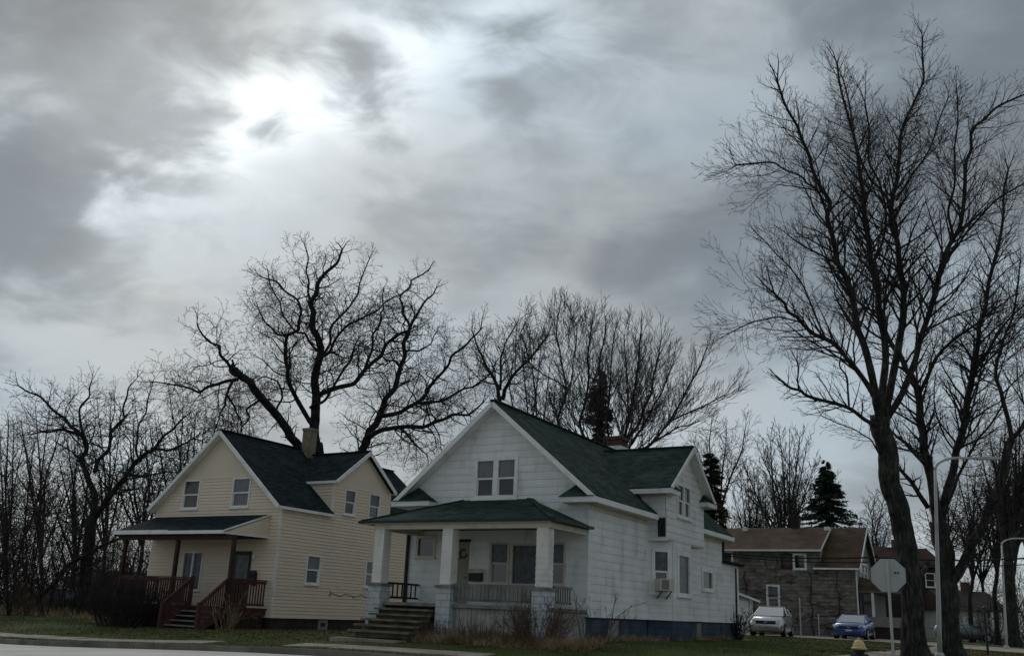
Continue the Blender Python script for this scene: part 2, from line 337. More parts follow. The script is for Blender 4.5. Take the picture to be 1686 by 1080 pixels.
def gxy(x, y): return float(gz(*w2st(x, y)))

def sheet(name, ss, tt, zf, m):
    Sg, Tg = np.meshgrid(ss, tt, indexing='ij'); Zg = zf(Sg, Tg)
    X = PX + Ux[0] * Sg + Vx[0] * Tg; Y = PY + Ux[1] * Sg + Vx[1] * Tg
    v = np.stack([X, Y, Zg], -1).reshape(-1, 3); a, b = len(ss), len(tt)
    i = (np.arange(a - 1)[:, None] * b + np.arange(b - 1)[None]).ravel()
    me = np_mesh(name, v, np.stack([i, i + b, i + b + 1, i + 1], 1)); finish(me); return link(name, me, None, m)
ROAD_Z = lambda s: lateral(s) - 0.36 - 0.13
def ground_z(s, t):
    z = gz(s, t)
    rng = np.random.RandomState(3)
    z = z + 0.018 * np.sin(s * 1.7 + t * .9) * np.sin(t * 2.1 - s * .5) * (t > -6)
    onroad = (t < KERB_T + 0.02) & (t > KERB_T - ROAD_W - 0.02)
    z = np.where(onroad, ROAD_Z(s) - 0.06, z)
    side = (s > 12.48) & (s < 19.52) & (t > KERB_T)
    return np.where(side, z - 0.16, z)
ss = np.unique(np.concatenate([[-900, -500, -300, -180, -120, -90, -70, -55, -45], np.arange(-38, 30.01, 0.5), [12.47, 12.49, 19.51, 19.53, 36, 45, 60, 80, 110, 160, 260, 450, 900]]))
tt = np.unique(np.concatenate([[-900, -400, -200, -120, -80, -60, -45, -35, -28, -22, KERB_T - ROAD_W - .03, KERB_T - ROAD_W - .01, KERB_T + 0.01, KERB_T + .03, -17, -14, -11, -8], np.arange(-6.4, 24, 0.5), np.arange(25, 70, 2.5), [80, 95, 120, 160, 220, 320, 500, 900]]))
tag(sheet('ground', ss, tt, ground_z, 'grass'), kind='structure')
rs = np.unique(np.concatenate([np.arange(-60, 40, 2.0), [-900, -400, -200, -120, -80, 60, 100, 200, 500, 900]]))
tag(sheet('main_road', rs, [KERB_T - ROAD_W + .15, KERB_T - ROAD_W / 2, KERB_T - .15], lambda s, t: ROAD_Z(s) + 0.0 + 0.05 * (np.abs(t - KERB_T + ROAD_W / 2) < 1), 'asphalt'), kind='structure')
tag(sheet('side_street', [12.5, 16, 19.5], np.concatenate([[KERB_T + .1], np.arange(-6, 200, 4)]), lambda s, t: gz(s, t) - 0.10, 'asphalt'), kind='structure')
def kerb(name, t0, t1):
    b = MB(); xs = np.arange(-60, 60, 1.5)
    for a, c in zip(xs[:-1], xs[1:]):
        za, zc = float(lateral(a)) - 0.36, float(lateral(c)) - 0.36
        p = [st2w(a, t0, za + .015), st2w(a, t1, za + .015), st2w(c, t1, zc + .015), st2w(c, t0, zc + .015)]
        b.prism(p, V3(0, 0, -0.2))
    return b.build(name, 'kerb')
tag(kerb('kerb', KERB_T - .15, KERB_T), kind='structure')
tag(kerb('kerb', KERB_T - ROAD_W, KERB_T - ROAD_W + .15), kind='structure')
# sidewalks: one slab after another
def sidewalk(along, lo, hi, a0, a1, step=1.5, skip=()):
    root = None
    xs = np.arange(a0, a1, step); rnd = random.Random(int(lo * 100))
    root = empty('sidewalk', tuple(st2w(*( ((a0 + a1) / 2, (lo + hi) / 2) if along == 's' else ((lo + hi) / 2, (a0 + a1) / 2))))); tag(root, kind='structure')
    inv = Vector(root.location)
    for a in xs:
        if any(k0 < a < k1 for k0, k1 in skip): continue          # grown over
        b = MB(); e = a + step - 0.025; dz = rnd.uniform(-.012, .012)
        cs = [(a, lo), (e, lo), (e, hi), (a, hi)] if along == 's' else [(lo, a), (hi, a), (hi, e), (lo, e)]
        p = []
        for s_, t_ in cs:
            w = st2w(s_, t_, float(gz(s_, t_)) + 0.035 + dz + rnd.uniform(-.006, .006)); p.append(w - np.array(inv))
        b.prism(p, V3(0, 0, -.12)); b.build('paving_slab', 'concrete', root)
sidewalk('s', -5.85, -4.95, -42, 8, skip=((-10.2, -7.0), (-1.0, 5.2)))
sidewalk('t', 6.2, 7.4, -3.9, 40)
# ------------------------------------------------------------------ house-building kit
def intervals(poly, z):
    xs = []; k = len(poly)
    for i in range(k):
        (a0, z0), (a1, z1) = poly[i], poly[(i + 1) % k]
        if (z0 <= z < z1) or (z1 <= z < z0): xs.append(a0 + (a1 - a0) * (z - z0) / (z1 - z0))
    return (min(xs), max(xs)) if len(xs) >= 2 else None
def strip_cells(poly, holes, zlo, zhi):
    """pieces of the polygon between two heights, with the holes left out"""
    cuts = sorted({zlo, zhi} | {z for h in holes for z in h[2:] if zlo < z < zhi} | {p[1] for p in poly if zlo < p[1] < zhi})
    out = []
    for a, b in zip(cuts[:-1], cuts[1:]):
        e = (b - a) * 1e-4; i0, i1 = intervals(poly, a + e), intervals(poly, b - e)
        if not i0 or not i1: continue
        hs = sorted([h for h in holes if h[2] <= a + 1e-6 and h[3] >= b - 1e-6])
        L0, L1 = i0[0], i1[0]
        for h in hs:
            if h[0] > max(L0, L1): out.append((a, b, L0, h[0], L1, h[0]))
            L0 = L1 = h[1]
        out.append((a, b, L0, i0[1], L1, i1[1]))
    return out
def wall(parent, O, a, n, poly, holes=(), course=0.2357, m='white_siding', separate=True, flat=False, start=None, lap=0.020, groove=0.009):
    O, a, n = V3(*O), V3(*a), V3(*n); a /= np.linalg.norm(a); n /= np.linalg.norm(n)
    P = lambda x, z, o: O + a * x + n * o + Z * z
    zmin, zmax = min(p[1] for p in poly), max(p[1] for p in poly)
    bk = MB()
    for (z0, z1, l0, r0, l1, r1) in strip_cells(poly, holes, zmin, zmax):
        bk.quad(P(l0, z0, 0), P(r0, z0, 0), P(r1, z1, 0), P(l1, z1, 0), n=n)
    w = bk.build('wall', m, parent)
    if flat: return w
    joined = MB(); zc = zmin if start is None else start
    while zc < zmax:
        lo, hi = max(zc, zmin), min(zc + course, zmax)
        gv = groove if lo + groove < hi - .01 else 0.0            # the open shadow gap under the board above
        cells = strip_cells(poly, holes, lo, hi); grp = list(range(len(cells)))
        for i in range(len(cells)):                                # a board cut by a window is two boards
            for j in range(i):
                if abs(cells[j][1] - cells[i][0]) < 1e-6 and min(cells[i][3], cells[j][5]) - max(cells[i][2], cells[j][4]) > .01:
                    gi, gj = grp[i], grp[j]; grp = [gj if g_ == gi else g_ for g_ in grp]
        for gid in sorted(set(grp)):
            b = MB() if separate else joined
            for (z0, z1, l0, r0, l1, r1) in [c_ for c_, g_ in zip(cells, grp) if g_ == gid]:
                f = lambda z: lap * (1 - .55 * (z - zc) / course) + 0.003
                zt = z1 - gv if (gv and abs(z1 - hi) < 1e-6 and z1 - z0 > gv * 1.5) else z1
                k = (zt - z0) / (z1 - z0); l2, r2 = l0 + (l1 - l0) * k, r0 + (r1 - r0) * k
                b.quad(P(l0, z0, f(z0)), P(r0, z0, f(z0)), P(r2, zt, f(zt)), P(l2, zt, f(zt)), n=n)
                if abs(z0 - lo) < 1e-6: b.quad(P(l0, z0, 0), P(r0, z0, 0), P(r0, z0, f(z0)), P(l0, z0, f(z0)), n=(0, 0, -1))
                if zt < z1: b.quad(P(l2, zt, 0), P(r2, zt, 0), P(r2, zt, f(zt)), P(l2, zt, f(zt)), n=(0, 0, 1))
            if separate and b.f: b.build('siding_board', m, w)
        zc += course
    if not separate: tag(joined.build('siding', m, w), kind='stuff')
    return w
def window(parent, O, a, n, a0, a1, z0, z1, panes=('glass_blind', 'glass_dark'), cw=0.08, trim='white_trim', sill=True, split=True, mull=None, depth=0.05, mw=0.10):
    """casing as the part; sashes, panes and sill as its pieces. Returns the hole to leave in the wall."""
    O, a, n = V3(*O), V3(*a), V3(*n); a /= np.linalg.norm(a); n /= np.linalg.norm(n)
    P = lambda x, z, o: O + a * x + n * o + Z * z
    def slab(b, x0, x1, y0, y1, o0, o1): b.prism([P(x0, y0, o0), P(x1, y0, o0), P(x1, y1, o0), P(x0, y1, o0)], n * (o1 - o0))
    b = MB()
    slab(b, a0, a0 + cw, z0, z1, -.03, depth); slab(b, a1 - cw, a1, z0, z1, -.03, depth)
    slab(b, a0 + cw, a1 - cw, z1 - cw, z1, -.03, depth); slab(b, a0 + cw, a1 - cw, z0, z0 + cw * .7, -.03, depth)
    w = b.build('window', trim, parent)
    cells = []; xs = [a0 + cw] + sorted(mull or []) + [a1 - cw]
    for i in range(len(xs) - 1):
        x0 = xs[i] + (mw / 2 if i else 0); x1 = xs[i + 1] - (mw / 2 if i < len(xs) - 2 else 0); cells.append((x0, x1))
    for x in (mull or []):
        b = MB(); slab(b, x - mw / 2, x + mw / 2, z0 + cw * .7, z1 - cw, -.03, depth - .004); b.build('mullion', trim, w)
    for (x0, x1) in cells:
        y0, y1 = z0 + cw * .7, z1 - cw; ym = (y0 + y1) / 2; r = 0.035
        if split:
            s = MB()
            slab(s, x0, x1, ym - .028, ym + .028, -.05, .012)
            slab(s, x0, x0 + r, y0, ym - .028, -.05, .004); slab(s, x1 - r, x1, y0, ym - .028, -.05, .004); slab(s, x0 + r, x1 - r, y0, y0 + r, -.05, .004)
            s.build('sash', trim, w)
            for q0, q1, m_, o_ in ((ym + .028, y1, panes[0], -.012), (y0 + r, ym - .028, panes[1], -.032)):
                p = MB(); p.quad(P(x0, q0, o_), P(x1, q0, o_), P(x1, q1, o_), P(x0, q1, o_), n=n); p.build('pane', m_, w)
        else:
            p = MB(); p.quad(P(x0, y0, -.02), P(x1, y0, -.02), P(x1, y1, -.02), P(x0, y1, -.02), n=n); p.build('pane', panes[0], w)
    if sill:
        b = MB(); slab(b, a0 - .04, a1 + .04, z0 - .05, z0 - .002, -.02, depth + .045); b.build('sill', trim, w)
    return (a0 + .02, a1 - .02, z0 + .02, z1 - .02)
def roof_slab(parent, pts, m, th=0.10, name='roof'):
    pts = [V3(*p) for p in pts]; nrm = np.cross(pts[1] - pts[0], pts[2] - pts[0]); nrm /= np.linalg.norm(nrm)
    if nrm[2] < 0: nrm = -nrm
    return MB().prism(pts, -nrm * th).build(name, m, parent)
def board(parent, name, p0, p1, w, h, m='white_trim', up=Z): return MB().beam(p0, p1, w, h, up).build(name, m, parent)
def shingle_rows(parent, pts, m, row=0.42):
    return None

# ------------------------------------------------------------------ white house
def white_house():
    H = empty('white_house', (PX, PY, 0), YW)
    tag(H, 'white shingled one and a half storey house with green roof and hipped front porch', 'house')
    FT = 0.66; Wd = 6.5; Ln = 12.6; RU = -3.25
    SL = 0.85; EZ = 4.08; EO = 0.42; RZ = EZ + SL * (EO - RU)          # roof top surface
    zr = lambda u: RZ - SL * abs(u - RU)
    top = lambda u: zr(u) - 0.15
    # foundation
    b = MB(); b.box((-Wd + .05, .05, -.6), (-.06, Ln - .05, FT)); fo = b.build('foundation', 'navy_block', H)
    for v0, v1 in ((1.6, 2.35), (7.3, 7.75), (9.6, 10.1)):
        MB().box((-.07, v0, -.3), (-.035, v1, FT - .06)).build('block_patch', 'bare_block', fo)
    MB().box((-.07, 8.2, .12), (-.03, 8.9, .5)).build('basement_pane', 'glass_dark', fo)
    # front wall with porch openings
    O, a, n = (0, 0, 0), (1, 0, 0), (0, -1, 0)
    hs = [window(H, O, a, n, -4.05, -2.44, 4.10, 5.43, ('glass_blind', 'glass_dark'), 0.12, mull=[-3.245], mw=.18),
          window(H, O, a, n, -6.15, -5.36, 2.28, 2.98, ('glass_dark',), 0.09, split=False, trim='cream_trim')]
    hs.append(window(H, O, a, n, -3.33, -2.62, 1.50, 2.78, ('curtain', 'glass_dark'), 0.07, trim='cream_trim', sill=False))
    hs.append(window(H, O, a, n, -2.58, -1.48, 1.50, 2.74, ('curtain',), 0.07, split=False, trim='cream_trim', sill=False))
    hs.append(window(H, O, a, n, -1.44, -0.70, 1.50, 2.78, ('curtain', 'glass_dark'), 0.07, trim='cream_trim', sill=False))
    hs.append((-4.96, -4.08, 0.90, 2.80))
    wall(H, O, a, n, [(-Wd, FT), (0, FT), (0, top(0)), (RU, RZ - .15), (-Wd, top(-Wd))], hs, start=FT)
    # front door
    b = MB(); b.box((-4.95, -.01, .9), (-4.09, .05, 2.78)); d = b.build('door', 'door_cream', H)
    MB().box((-4.98, -.06, 2.78), (-4.04, .02, 2.86)).build('door_head', 'dark_wood', d)
    MB().tube([V3(-4.30 + .12 * math.cos(t), -.03, 2.42 + .13 * math.sin(t)) for t in np.linspace(0.9, 6.2, 16)], 0.022, 5).build('door_ornament', 'dark_wood', d)
    MB().tube([V3(-4.38, -.03, 2.30), V3(-4.44, -.03, 2.24)], 0.02, 5).build('door_ornament', 'dark_wood', d)
    MB().lathe([(0.0, -.03), (.03, -.02), (.035, .0), (.0, .03)], (-4.18, -.06, 1.7), 8).build('door_knob', 'steel', d)
    b = MB(); b.box((-3.98, -.16, 1.58), (-3.54, -.02, 1.82)); mb = b.build('mailbox', 'black_paint', H)
    MB().box((-4.0, -.18, 1.83), (-3.52, -.02, 1.96)).build('mailbox_lid', 'cream_trim', mb)
    # right side wall with the bay left out
    O, a, n = (0, 0, 0), (0, 1, 0), (1, 0, 0)
    h = [window(H, O, a, n, 10.05, 11.45, 1.82, 2.66, ('glass_dark',), 0.15, split=False)]
    wall(H, O, a, n, [(0, FT), (4.72, FT), (4.72, top(0)), (0, top(0))], [], start=FT)
    wall(H, O, a, n, [(7.8, FT), (Ln, FT), (Ln, top(0)), (7.8, top(0))], h, start=FT)
    wall(H, (-Wd, 0, 0), (0, 1, 0), (-1, 0, 0), [(0, FT), (Ln, FT), (Ln, top(0)), (0, top(0))], [], flat=True)
    wall(H, (0, Ln, 0), (1, 0, 0), (0, 1, 0), [(-Wd, FT), (0, FT), (0, top(0)), (RU, RZ - .15), (-Wd, top(-Wd))], [], flat=True)
    # corner boards
    for v in (0.0, Ln): MB().box((-.06, v - .03 if v == 0 else v - .07, FT), (.024, v + .07 if v == 0 else v + .03, top(0) - .02)).build('corner_board', 'white_siding', H)
    # chamfered bay under the cross gable
    BZ = 3.30; D = 0.6
    plan = [(0, 4.72), (D, 5.32), (D, 7.20), (0, 7.80)]
    for i in range(3):
        p0, p1 = V3(*plan[i], 0), V3(*plan[i + 1], 0); av = p1 - p0; Lw = np.linalg.norm(av); nv = V3(av[1], -av[0], 0)
        hh = []
        if i == 0: hh = [window(H, p0, av, nv, 0.10, 0.78, 1.50, 2.98, ('curtain', 'glass_dark'), 0.11)]
        if i == 1: hh = [window(H, p0, av, nv, 0.42, 1.76, 1.47, 2.98, ('curtain', 'glass_dark'), 0.16, split=False)]
        wall(H, p0, av, nv, [(0, FT), (Lw, FT), (Lw, BZ), (0, BZ)], hh, start=FT)
        MB().prism([p0 * 1 - nv / Lw * .08 + Z * -.6, p1 - nv / Lw * .08 + Z * -.6, p1 - nv / Lw * .08 + Z * FT, p0 - nv / Lw * .08 + Z * FT], nv / Lw * .04).build('bay_foundation', 'navy_block', fo)
    # cross gable above it
    GV0, GV1, GC = 4.72, 8.62, 6.70; GE = 4.94; GA = 6.72; GO = 0.42
    gs = (GA - GE) / (GC - (GV0 - GO)); gt = lambda v: GA - gs * abs(v - GC) - 0.14
    O, a, n = (D, 0, 0), (0, 1, 0), (1, 0, 0)
    h = [window(H, O, a, n, 5.72, 7.16, 4.12, 5.32, ('glass_dark', 'glass_dark'), 0.10, mull=[6.44])]
    wall(H, O, a, n, [(GV0, BZ), (GV1, BZ), (GV1, gt(GV1)), (GC, GA - .14), (GV0, gt(GV0))], h, start=BZ)
    wall(H, (0, GV0, 0), (1, 0, 0), (0, -1, 0), [(-1.6, BZ), (D, BZ), (D, gt(GV0)), (-1.6, gt(GV0))], [], start=BZ)
    wall(H, (0, GV1, 0), (1, 0, 0), (0, 1, 0), [(-1.6, BZ), (D, BZ), (D, gt(GV0)), (-1.6, gt(GV0))], [], start=BZ)
    MB().box((0, GV0, BZ - .06), (D, GV1, BZ)).build('bay_soffit', 'cream_trim', H)
    MB().box((.0, GV0 - .10, BZ - .085), (D + .06, GV0 + .02, BZ - .01)).build('bay_ledge', 'white_trim', H)
    MB().box((.34, GV0 - .05, BZ + .05), (.60, GV0 - .012, 3.97)).build('vent_panel', 'black_paint', H)
    MB().tube([V3(.5, GV0 - .1, 3.95), V3(.42, GV0 - .12, 3.6), V3(.42, GV0 - .12, 3.36)], .04, 6).build('downspout', 'black_paint', H)
    # roofs
    VF, VB = -0.42, Ln + 0.42
    for (v0, v1, u1) in ((VF, 4.50, EO), (4.50, 8.86, -.25), (8.86, VB, EO)):
        roof_slab(H, [(RU, v0, RZ), (u1, v0, zr(u1)), (u1, v1, zr(u1)), (RU, v1, RZ)], 'green_shingle')
    ul = 2 * RU - EO
    roof_slab(H, [(RU, VF, RZ), (ul, VF, EZ), (ul, VB, EZ), (RU, VB, RZ)], 'green_shingle')
    MB().beam((RU, VF, RZ - .01), (RU, VB, RZ - .01), .22, .05).build('ridge_cap', 'green_shingle', H)
    gu = RU + (RZ - GA) / SL * 1.0
    for sg in (-1, 1):
        ev = GC + sg * (GC - (GV0 - GO)); 
        roof_slab(H, [(D + GO * .75, GC, GA), (D + GO * .75, ev, GE), (-2.3, ev, GE), (-2.3, GC, GA)], 'green_shingle')
    MB().beam((D + GO * .75, GC, GA - .005), (-2.6, GC, GA - .005), .2, .05).build('ridge_cap', 'green_shingle', H)
    # rake boards, soffits, fascias, returns
    def rake(p, q, wv, nm='rake_board'):
        d = V3(*q) - V3(*p); up = V3(0, 0, 1)
        MB().beam(V3(*p), V3(*q), .05, .14, up).build(nm, 'white_trim', H)
    for sg in (-1, 1):
        eu = RU + sg * (EO - RU)
        rake((RU, VF - .026, RZ - .13), (eu, VF - .026, EZ - .12), 0)
        rake((RU, VB + .026, RZ - .13), (eu, VB + .026, EZ - .12), 0)
        # soffit under the front overhang
        MB().prism([V3(RU, VF, RZ - .155), V3(eu, VF, EZ - .155), V3(eu, -.02, EZ - .155), V3(RU, -.02, RZ - .155)], V3(0, 0, -.02)).build('soffit', 'white_trim', H)
    for (v0, v1) in ((VF - .05, 4.50), (8.86, VB)):
        MB().box((EO - .06, v0, EZ - .20), (EO + .02, v1, EZ - .035)).build('fascia', 'white_trim', H)
        MB().box((.02, v0 + .05, EZ - .21), (EO - .06, v1, EZ - .18)).build('soffit', 'cream_trim', H)
        MB().box((.004, max(v0, .03), EZ - .34), (.05, min(v1, Ln - .05), EZ - .21)).build('frieze_board', 'cream_trim', H)
    MB().box((ul - .02, VF - .05, EZ - .20), (ul + .06, VB, EZ - .035)).build('fascia', 'white_trim', H)
    def ret(u0, u1, base):
        lo, hi = sorted((u0, u1)); c = MB()
        c.box((lo, VF - .04, EZ - .19), (hi, -.005, EZ - .03)); r = c.build('cornice_return', 'white_trim', H)
        P1, P2, P3, P4 = V3(lo - .05, VF - .08, EZ - .03), V3(hi + .05, VF - .08, EZ - .03), V3(hi + .05, -.03, EZ - .03), V3(lo - .05, -.03, EZ - .03)
        Q = V3(base, -.03, EZ + .48); b = MB()
        b.quad(P1, P2, Q, n=(0, -1, 1)); b.quad(P4, P1, Q, n=(-1, 0, 1)); b.quad(P2, P3, Q, n=(1, 0, 1)); b.build('return_roof', 'green_shingle', r)
    ret(-.72, EO - .07, -.25); ret(-5.45, ul + .07, -6.2)
    XO = D + GO * .75
    for sg in (-1, 1):
        ev = GC + sg * (GC - (GV0 - GO))
        rake((XO + .026, GC, GA - .12), (XO + .026, ev, GE - .11), 0)
        MB().prism([V3(XO, GC, GA - .15), V3(XO, ev, GE - .15), V3(D + .02, ev, GE - .15), V3(D + .02, GC, GA - .15)], V3(0, 0, -.02)).build('soffit', 'white_trim', H)
        lo, hi = sorted((ev - sg * .04, ev + sg * .03))
        MB().box((-1.9, lo, GE - .20), (XO + .05, hi, GE - .04)).build('fascia', 'white_trim', H)
        MB().box((-1.2, *sorted((ev - sg * .04, ev - sg * .40))[:1], GE - .2), (XO, sorted((ev - sg * .04, ev - sg * .40))[1], GE - .17)).build('soffit', 'cream_trim', H)
        lo, hi = sorted((ev - sg * .02, ev - sg * .95)); b = MB()
        b.box((D + .004, lo, GE - .19), (XO + .03, hi, GE - .03)); r = b.build('cornice_return', 'white_trim', H)
        P1, P2, P3, P4 = V3(XO + .07, lo - .04, GE - .03), V3(XO + .07, hi + .04, GE - .03), V3(D + .03, hi + .04, GE - .03), V3(D + .03, lo - .04, GE - .03)
        Q = V3(D + .03, ev - sg * .45, GE + .36); b = MB()
        b.quad(P1, P2, Q, n=(1, 0, 1)); b.quad(P4, P1, Q, n=(0, -1, 1)); b.quad(P2, P3, Q, n=(0, 1, 1)); b.build('return_roof', 'green_shingle', r)
    # chimney
    b = MB(); b.box((RU - .32, 9.0, 6.6), (RU + .32, 9.75, 7.62)); c = b.build('chimney', 'brown_brick', H)
    MB().box((RU - .38, 8.94, 7.62), (RU + .38, 9.81, 7.76)).build('chimney_cap', 'brown_brick', c)
    MB().box((RU - .36, 8.95, 6.7), (RU + .36, 9.79, 7.36)).build('flashing', 'white_trim', c)
    # air conditioner in the first bay window
    p0 = V3(0, 4.72, 0); av = V3(1, 1, 0) / math.sqrt(2); nv = V3(1, -1, 0) / math.sqrt(2)
    b = MB(); q = [p0 + av * x + nv * .0 + Z * z for x, z in ((.20, 1.60), (.70, 1.60), (.70, 1.98), (.20, 1.98))]
    b.prism(q, nv * .5); ac = b.build('air_conditioner', 'cream_trim', H)
    q = [p0 + av * .702 + nv * o + Z * z for o, z in ((.14, 1.64), (.44, 1.64), (.44, 1.94), (.14, 1.94))]
    MB().prism(q, av * .012).build('side_grille', 'black_paint', ac)
    q = [p0 + av * x + nv * .502 + Z * z for x, z in ((.25, 1.64), (.50, 1.64), (.50, 1.94), (.25, 1.94))]
    MB().prism(q, nv * .012).build('front_grille', 'glass_dark', ac)
    for x in (.28, .62): MB().beam(p0 + av * x + nv * .03 + Z * 1.35, p0 + av * x + nv * .45 + Z * 1.585, .03, .03).build('bracket', 'black_paint', ac)
    # rear addition, awning and vestibule
    AD = 14.9
    wall(H, (0, 0, 0), (0, 1, 0), (1, 0, 0), [(Ln + .03, FT), (AD, FT), (AD, 3.0), (Ln + .03, 3.0)], [], start=FT)
    MB().box((-4.5, Ln + .05, FT), (-.02, AD, 3.0)).build('rear_addition', 'white_siding', H)
    MB().box((-4.6, Ln + .04, 3.0), (.22, AD + .25, 3.10)).build('flat_roof', 'dark_shingle', H)
    MB().box((-4.5, Ln, -.6), (-.05, AD - .04, FT)).build('foundation', 'navy_block', H)
    MB().tube([V3(.06, AD - .5, 2.9), V3(.06, AD - .5, 0.1)], .035, 6).build('downspout', 'black_paint', H)
    # ---------------- porch
    PF = 0.86; PV = -2.2
    b = MB(); b.box((-6.15, -2.32, PF - .09), (.02, -.03, PF)); fl = b.build('porch_floor', 'grey_wood', H)
    MB().box((-6.1, -2.12, PF - .25), (-.08, -.06, PF - .092)).build('floor_frame', 'dark_wood', fl)
    # vertical skirting boards under the floor
    rnd = random.Random(4)
    x = -3.15
    while x < -.55:
        w = rnd.uniform(.12, .16); zb = rnd.uniform(-.3, -.15)
        MB().box((x, PV - .02 + rnd.uniform(-.008, .008), zb), (x + w - .012, PV + .012, PF - .10)).build('skirting_board', 'skirt_wood', H); x += w
    y = -1.95
    while y < -.1:
        MB().box((-.06, y, -.3), (-.03, y + .135, PF - .10)).build('skirting_board', 'skirt_wood', H); y += .15
    # piers and posts
    for (u0, u1) in ((-6.03, -5.60), (-3.56, -3.13), (-.46, -.03)):
        uc = (u0 + u1) / 2; hw = .235
        b = MB(); b.box((uc - hw, PV - hw, -.5), (uc + hw, PV + hw, 1.30)); p = b.build('porch_pier', 'pier_block', H)
        MB().box((uc - hw - .05, PV - hw - .05, 1.30), (uc + hw + .05, PV + hw + .05, 1.37)).build('pier_cap', 'grey_wood', p)
        b = MB(); b.box((uc - .165, PV - .165, 1.38), (uc + .165, PV + .165, 2.96)); q = b.build('porch_post', 'post_siding', H)
        k = 0; z = 1.40
        while z < 2.90:
            zz = min(z + .155, 2.955)
            def ring(hw0, hw1, z0, z1):
                m_ = MB()
                c0 = [V3(uc + x_ * hw0, PV + y_ * hw0, z0) for x_, y_ in ((-1, -1), (1, -1), (1, 1), (-1, 1))]
                c1 = [V3(uc + x_ * hw1, PV + y_ * hw1, z1) for x_, y_ in ((-1, -1), (1, -1), (1, 1), (-1, 1))]
                for j in range(4):
                    l = (j + 1) % 4; m_.quad(c0[j], c0[l], c1[l], c1[j])
                m_.quad(*c0[::-1]); return m_
            ring(.180, .170, z, zz).build('siding_board', 'post_siding', q); z += .155
    # beams, ceiling
    MB().box((-6.05, PV - .16, 2.96), (.0, PV + .12, 3.13)).build('porch_beam', 'cream_trim', H)
    MB().box((-.20, PV + .12, 2.962), (-.02, -.03, 3.128)).build('porch_beam', 'cream_trim', H)
    MB().box((-6.04, PV + .12, 2.962), (-5.86, -.03, 3.128)).build('porch_beam', 'cream_trim', H)
    MB().box((-6.3, -2.42, 3.131), (.06, -.03, 3.15)).build('porch_ceiling', 'grey_wood', H)
    # hipped porch roof
    e0, e1, ev, ez = -6.46, .14, -2.52, 3.20
    tl, tr, tz = -4.42, -1.98, 4.08
    r = MB(); A_, B_, C_, D_ = V3(e0, ev, ez), V3(e1, ev, ez), V3(tr, -.025, tz), V3(tl, -.025, tz)
    E_, G_ = V3(e1, -.025, ez), V3(e0, -.025, ez)
    r.quad(A_, B_, C_, D_, n=(0, -1, 1)); r.quad(B_, E_, C_, n=(1, 0, 1)); r.quad(G_, A_, D_, n=(-1, 0, 1))
    lo = [p - Z * .07 for p in (A_, B_, E_, G_)]
    r.quad(A_, B_, lo[1], lo[0], n=(0, -1, 0)); r.quad(B_, E_, lo[2], lo[1], n=(1, 0, 0)); r.quad(G_, A_, lo[0], lo[3], n=(-1, 0, 0))
    r.quad(*lo, n=(0, 0, -1)); pr = r.build('porch_roof', 'green_shingle', H)
    MB().beam(B_ + Z * .012, C_ + Z * .012, .2, .025).build('hip_cap', 'green_shingle', pr); MB().beam(A_ + Z * .012, D_ + Z * .012, .2, .025).build('hip_cap', 'green_shingle', pr)
    g = MB(); g.box((e0 - .05, ev - .07, ez - .075), (e1 + .05, ev - .005, ez - .005)); g.box((e1 + .005, ev - .005, ez - .075), (e1 + .07, -.04, ez - .005)); g.box((e0 - .07, ev - .005, ez - .075), (e0 - .005, -.04, ez - .005))
    g.build('gutter', 'black_paint', H)
    MB().box((e0 + .1, ev + .03, ez - .10), (e1 - .1, ev + .12, ez - .072)).build('porch_fascia', 'cream_trim', H)
    # railings
    def rail(p0, p1, z0, z1, nb, solid=False, mm='grey_wood', w=.035):
        p0, p1 = V3(*p0), V3(*p1)
        b = MB(); b.beam(p0 + Z * z1, p1 + Z * z1, .09, .06); R_ = b.build('porch_railing', mm, H)
        MB().beam(p0 + Z * z0, p1 + Z * z0, .05, .06).build('bottom_rail', mm, R_)
        for i in range(nb):
            q = p0 + (p1 - p0) * ((i + .5) / nb)
            MB().box((q[0] - w / 2, q[1] - w / 2, z0 + .03), (q[0] + w / 2, q[1] + w / 2, z1 - .03)).build('baluster', mm, R_)
        return R_
    rail((-3.12, PV, 0), (-.48, PV, 0), .98, 1.40, 20, w=.118)
    rail((-.12, PV + .26, 0), (-.12, -.8, 0), 1.0, 1.42, 8)
    rail((-5.95, PV + .26, 0), (-5.95, -.05, 0), 1.0, 1.42, 8, mm='dark_wood')
    MB().tube([V3(-6.44, -.08, 3.1), V3(-6.44, -.08, .1)], .055, 8).build('downspout', 'black_paint', H)
    # steps
    sx0, sx1 = -5.55, -3.62; nst = 5
    for i in range(nst):
        zt = PF - .02 - (i + 1) * .155; vf = -2.34 - i * .235
        s_ = MB(); jig = rnd.uniform(-.05, .05)
        s_.box((sx0 + jig - .05 * i, vf - .33, zt - .055), (sx1 + jig, vf, zt)); st_ = s_.build('step', 'mossy_step', H)
        MB().box((sx0 + .05 + jig - .05 * i, vf - .03, zt - .19), (sx1 - .05 + jig, vf, zt - .057)).build('riser', 'mossy_step', st_)
    MB().box((sx0 - .5, -3.95, -.34), (sx1 - .1, -3.50, -.16)).build('step_slab', 'concrete', H)
white_house()

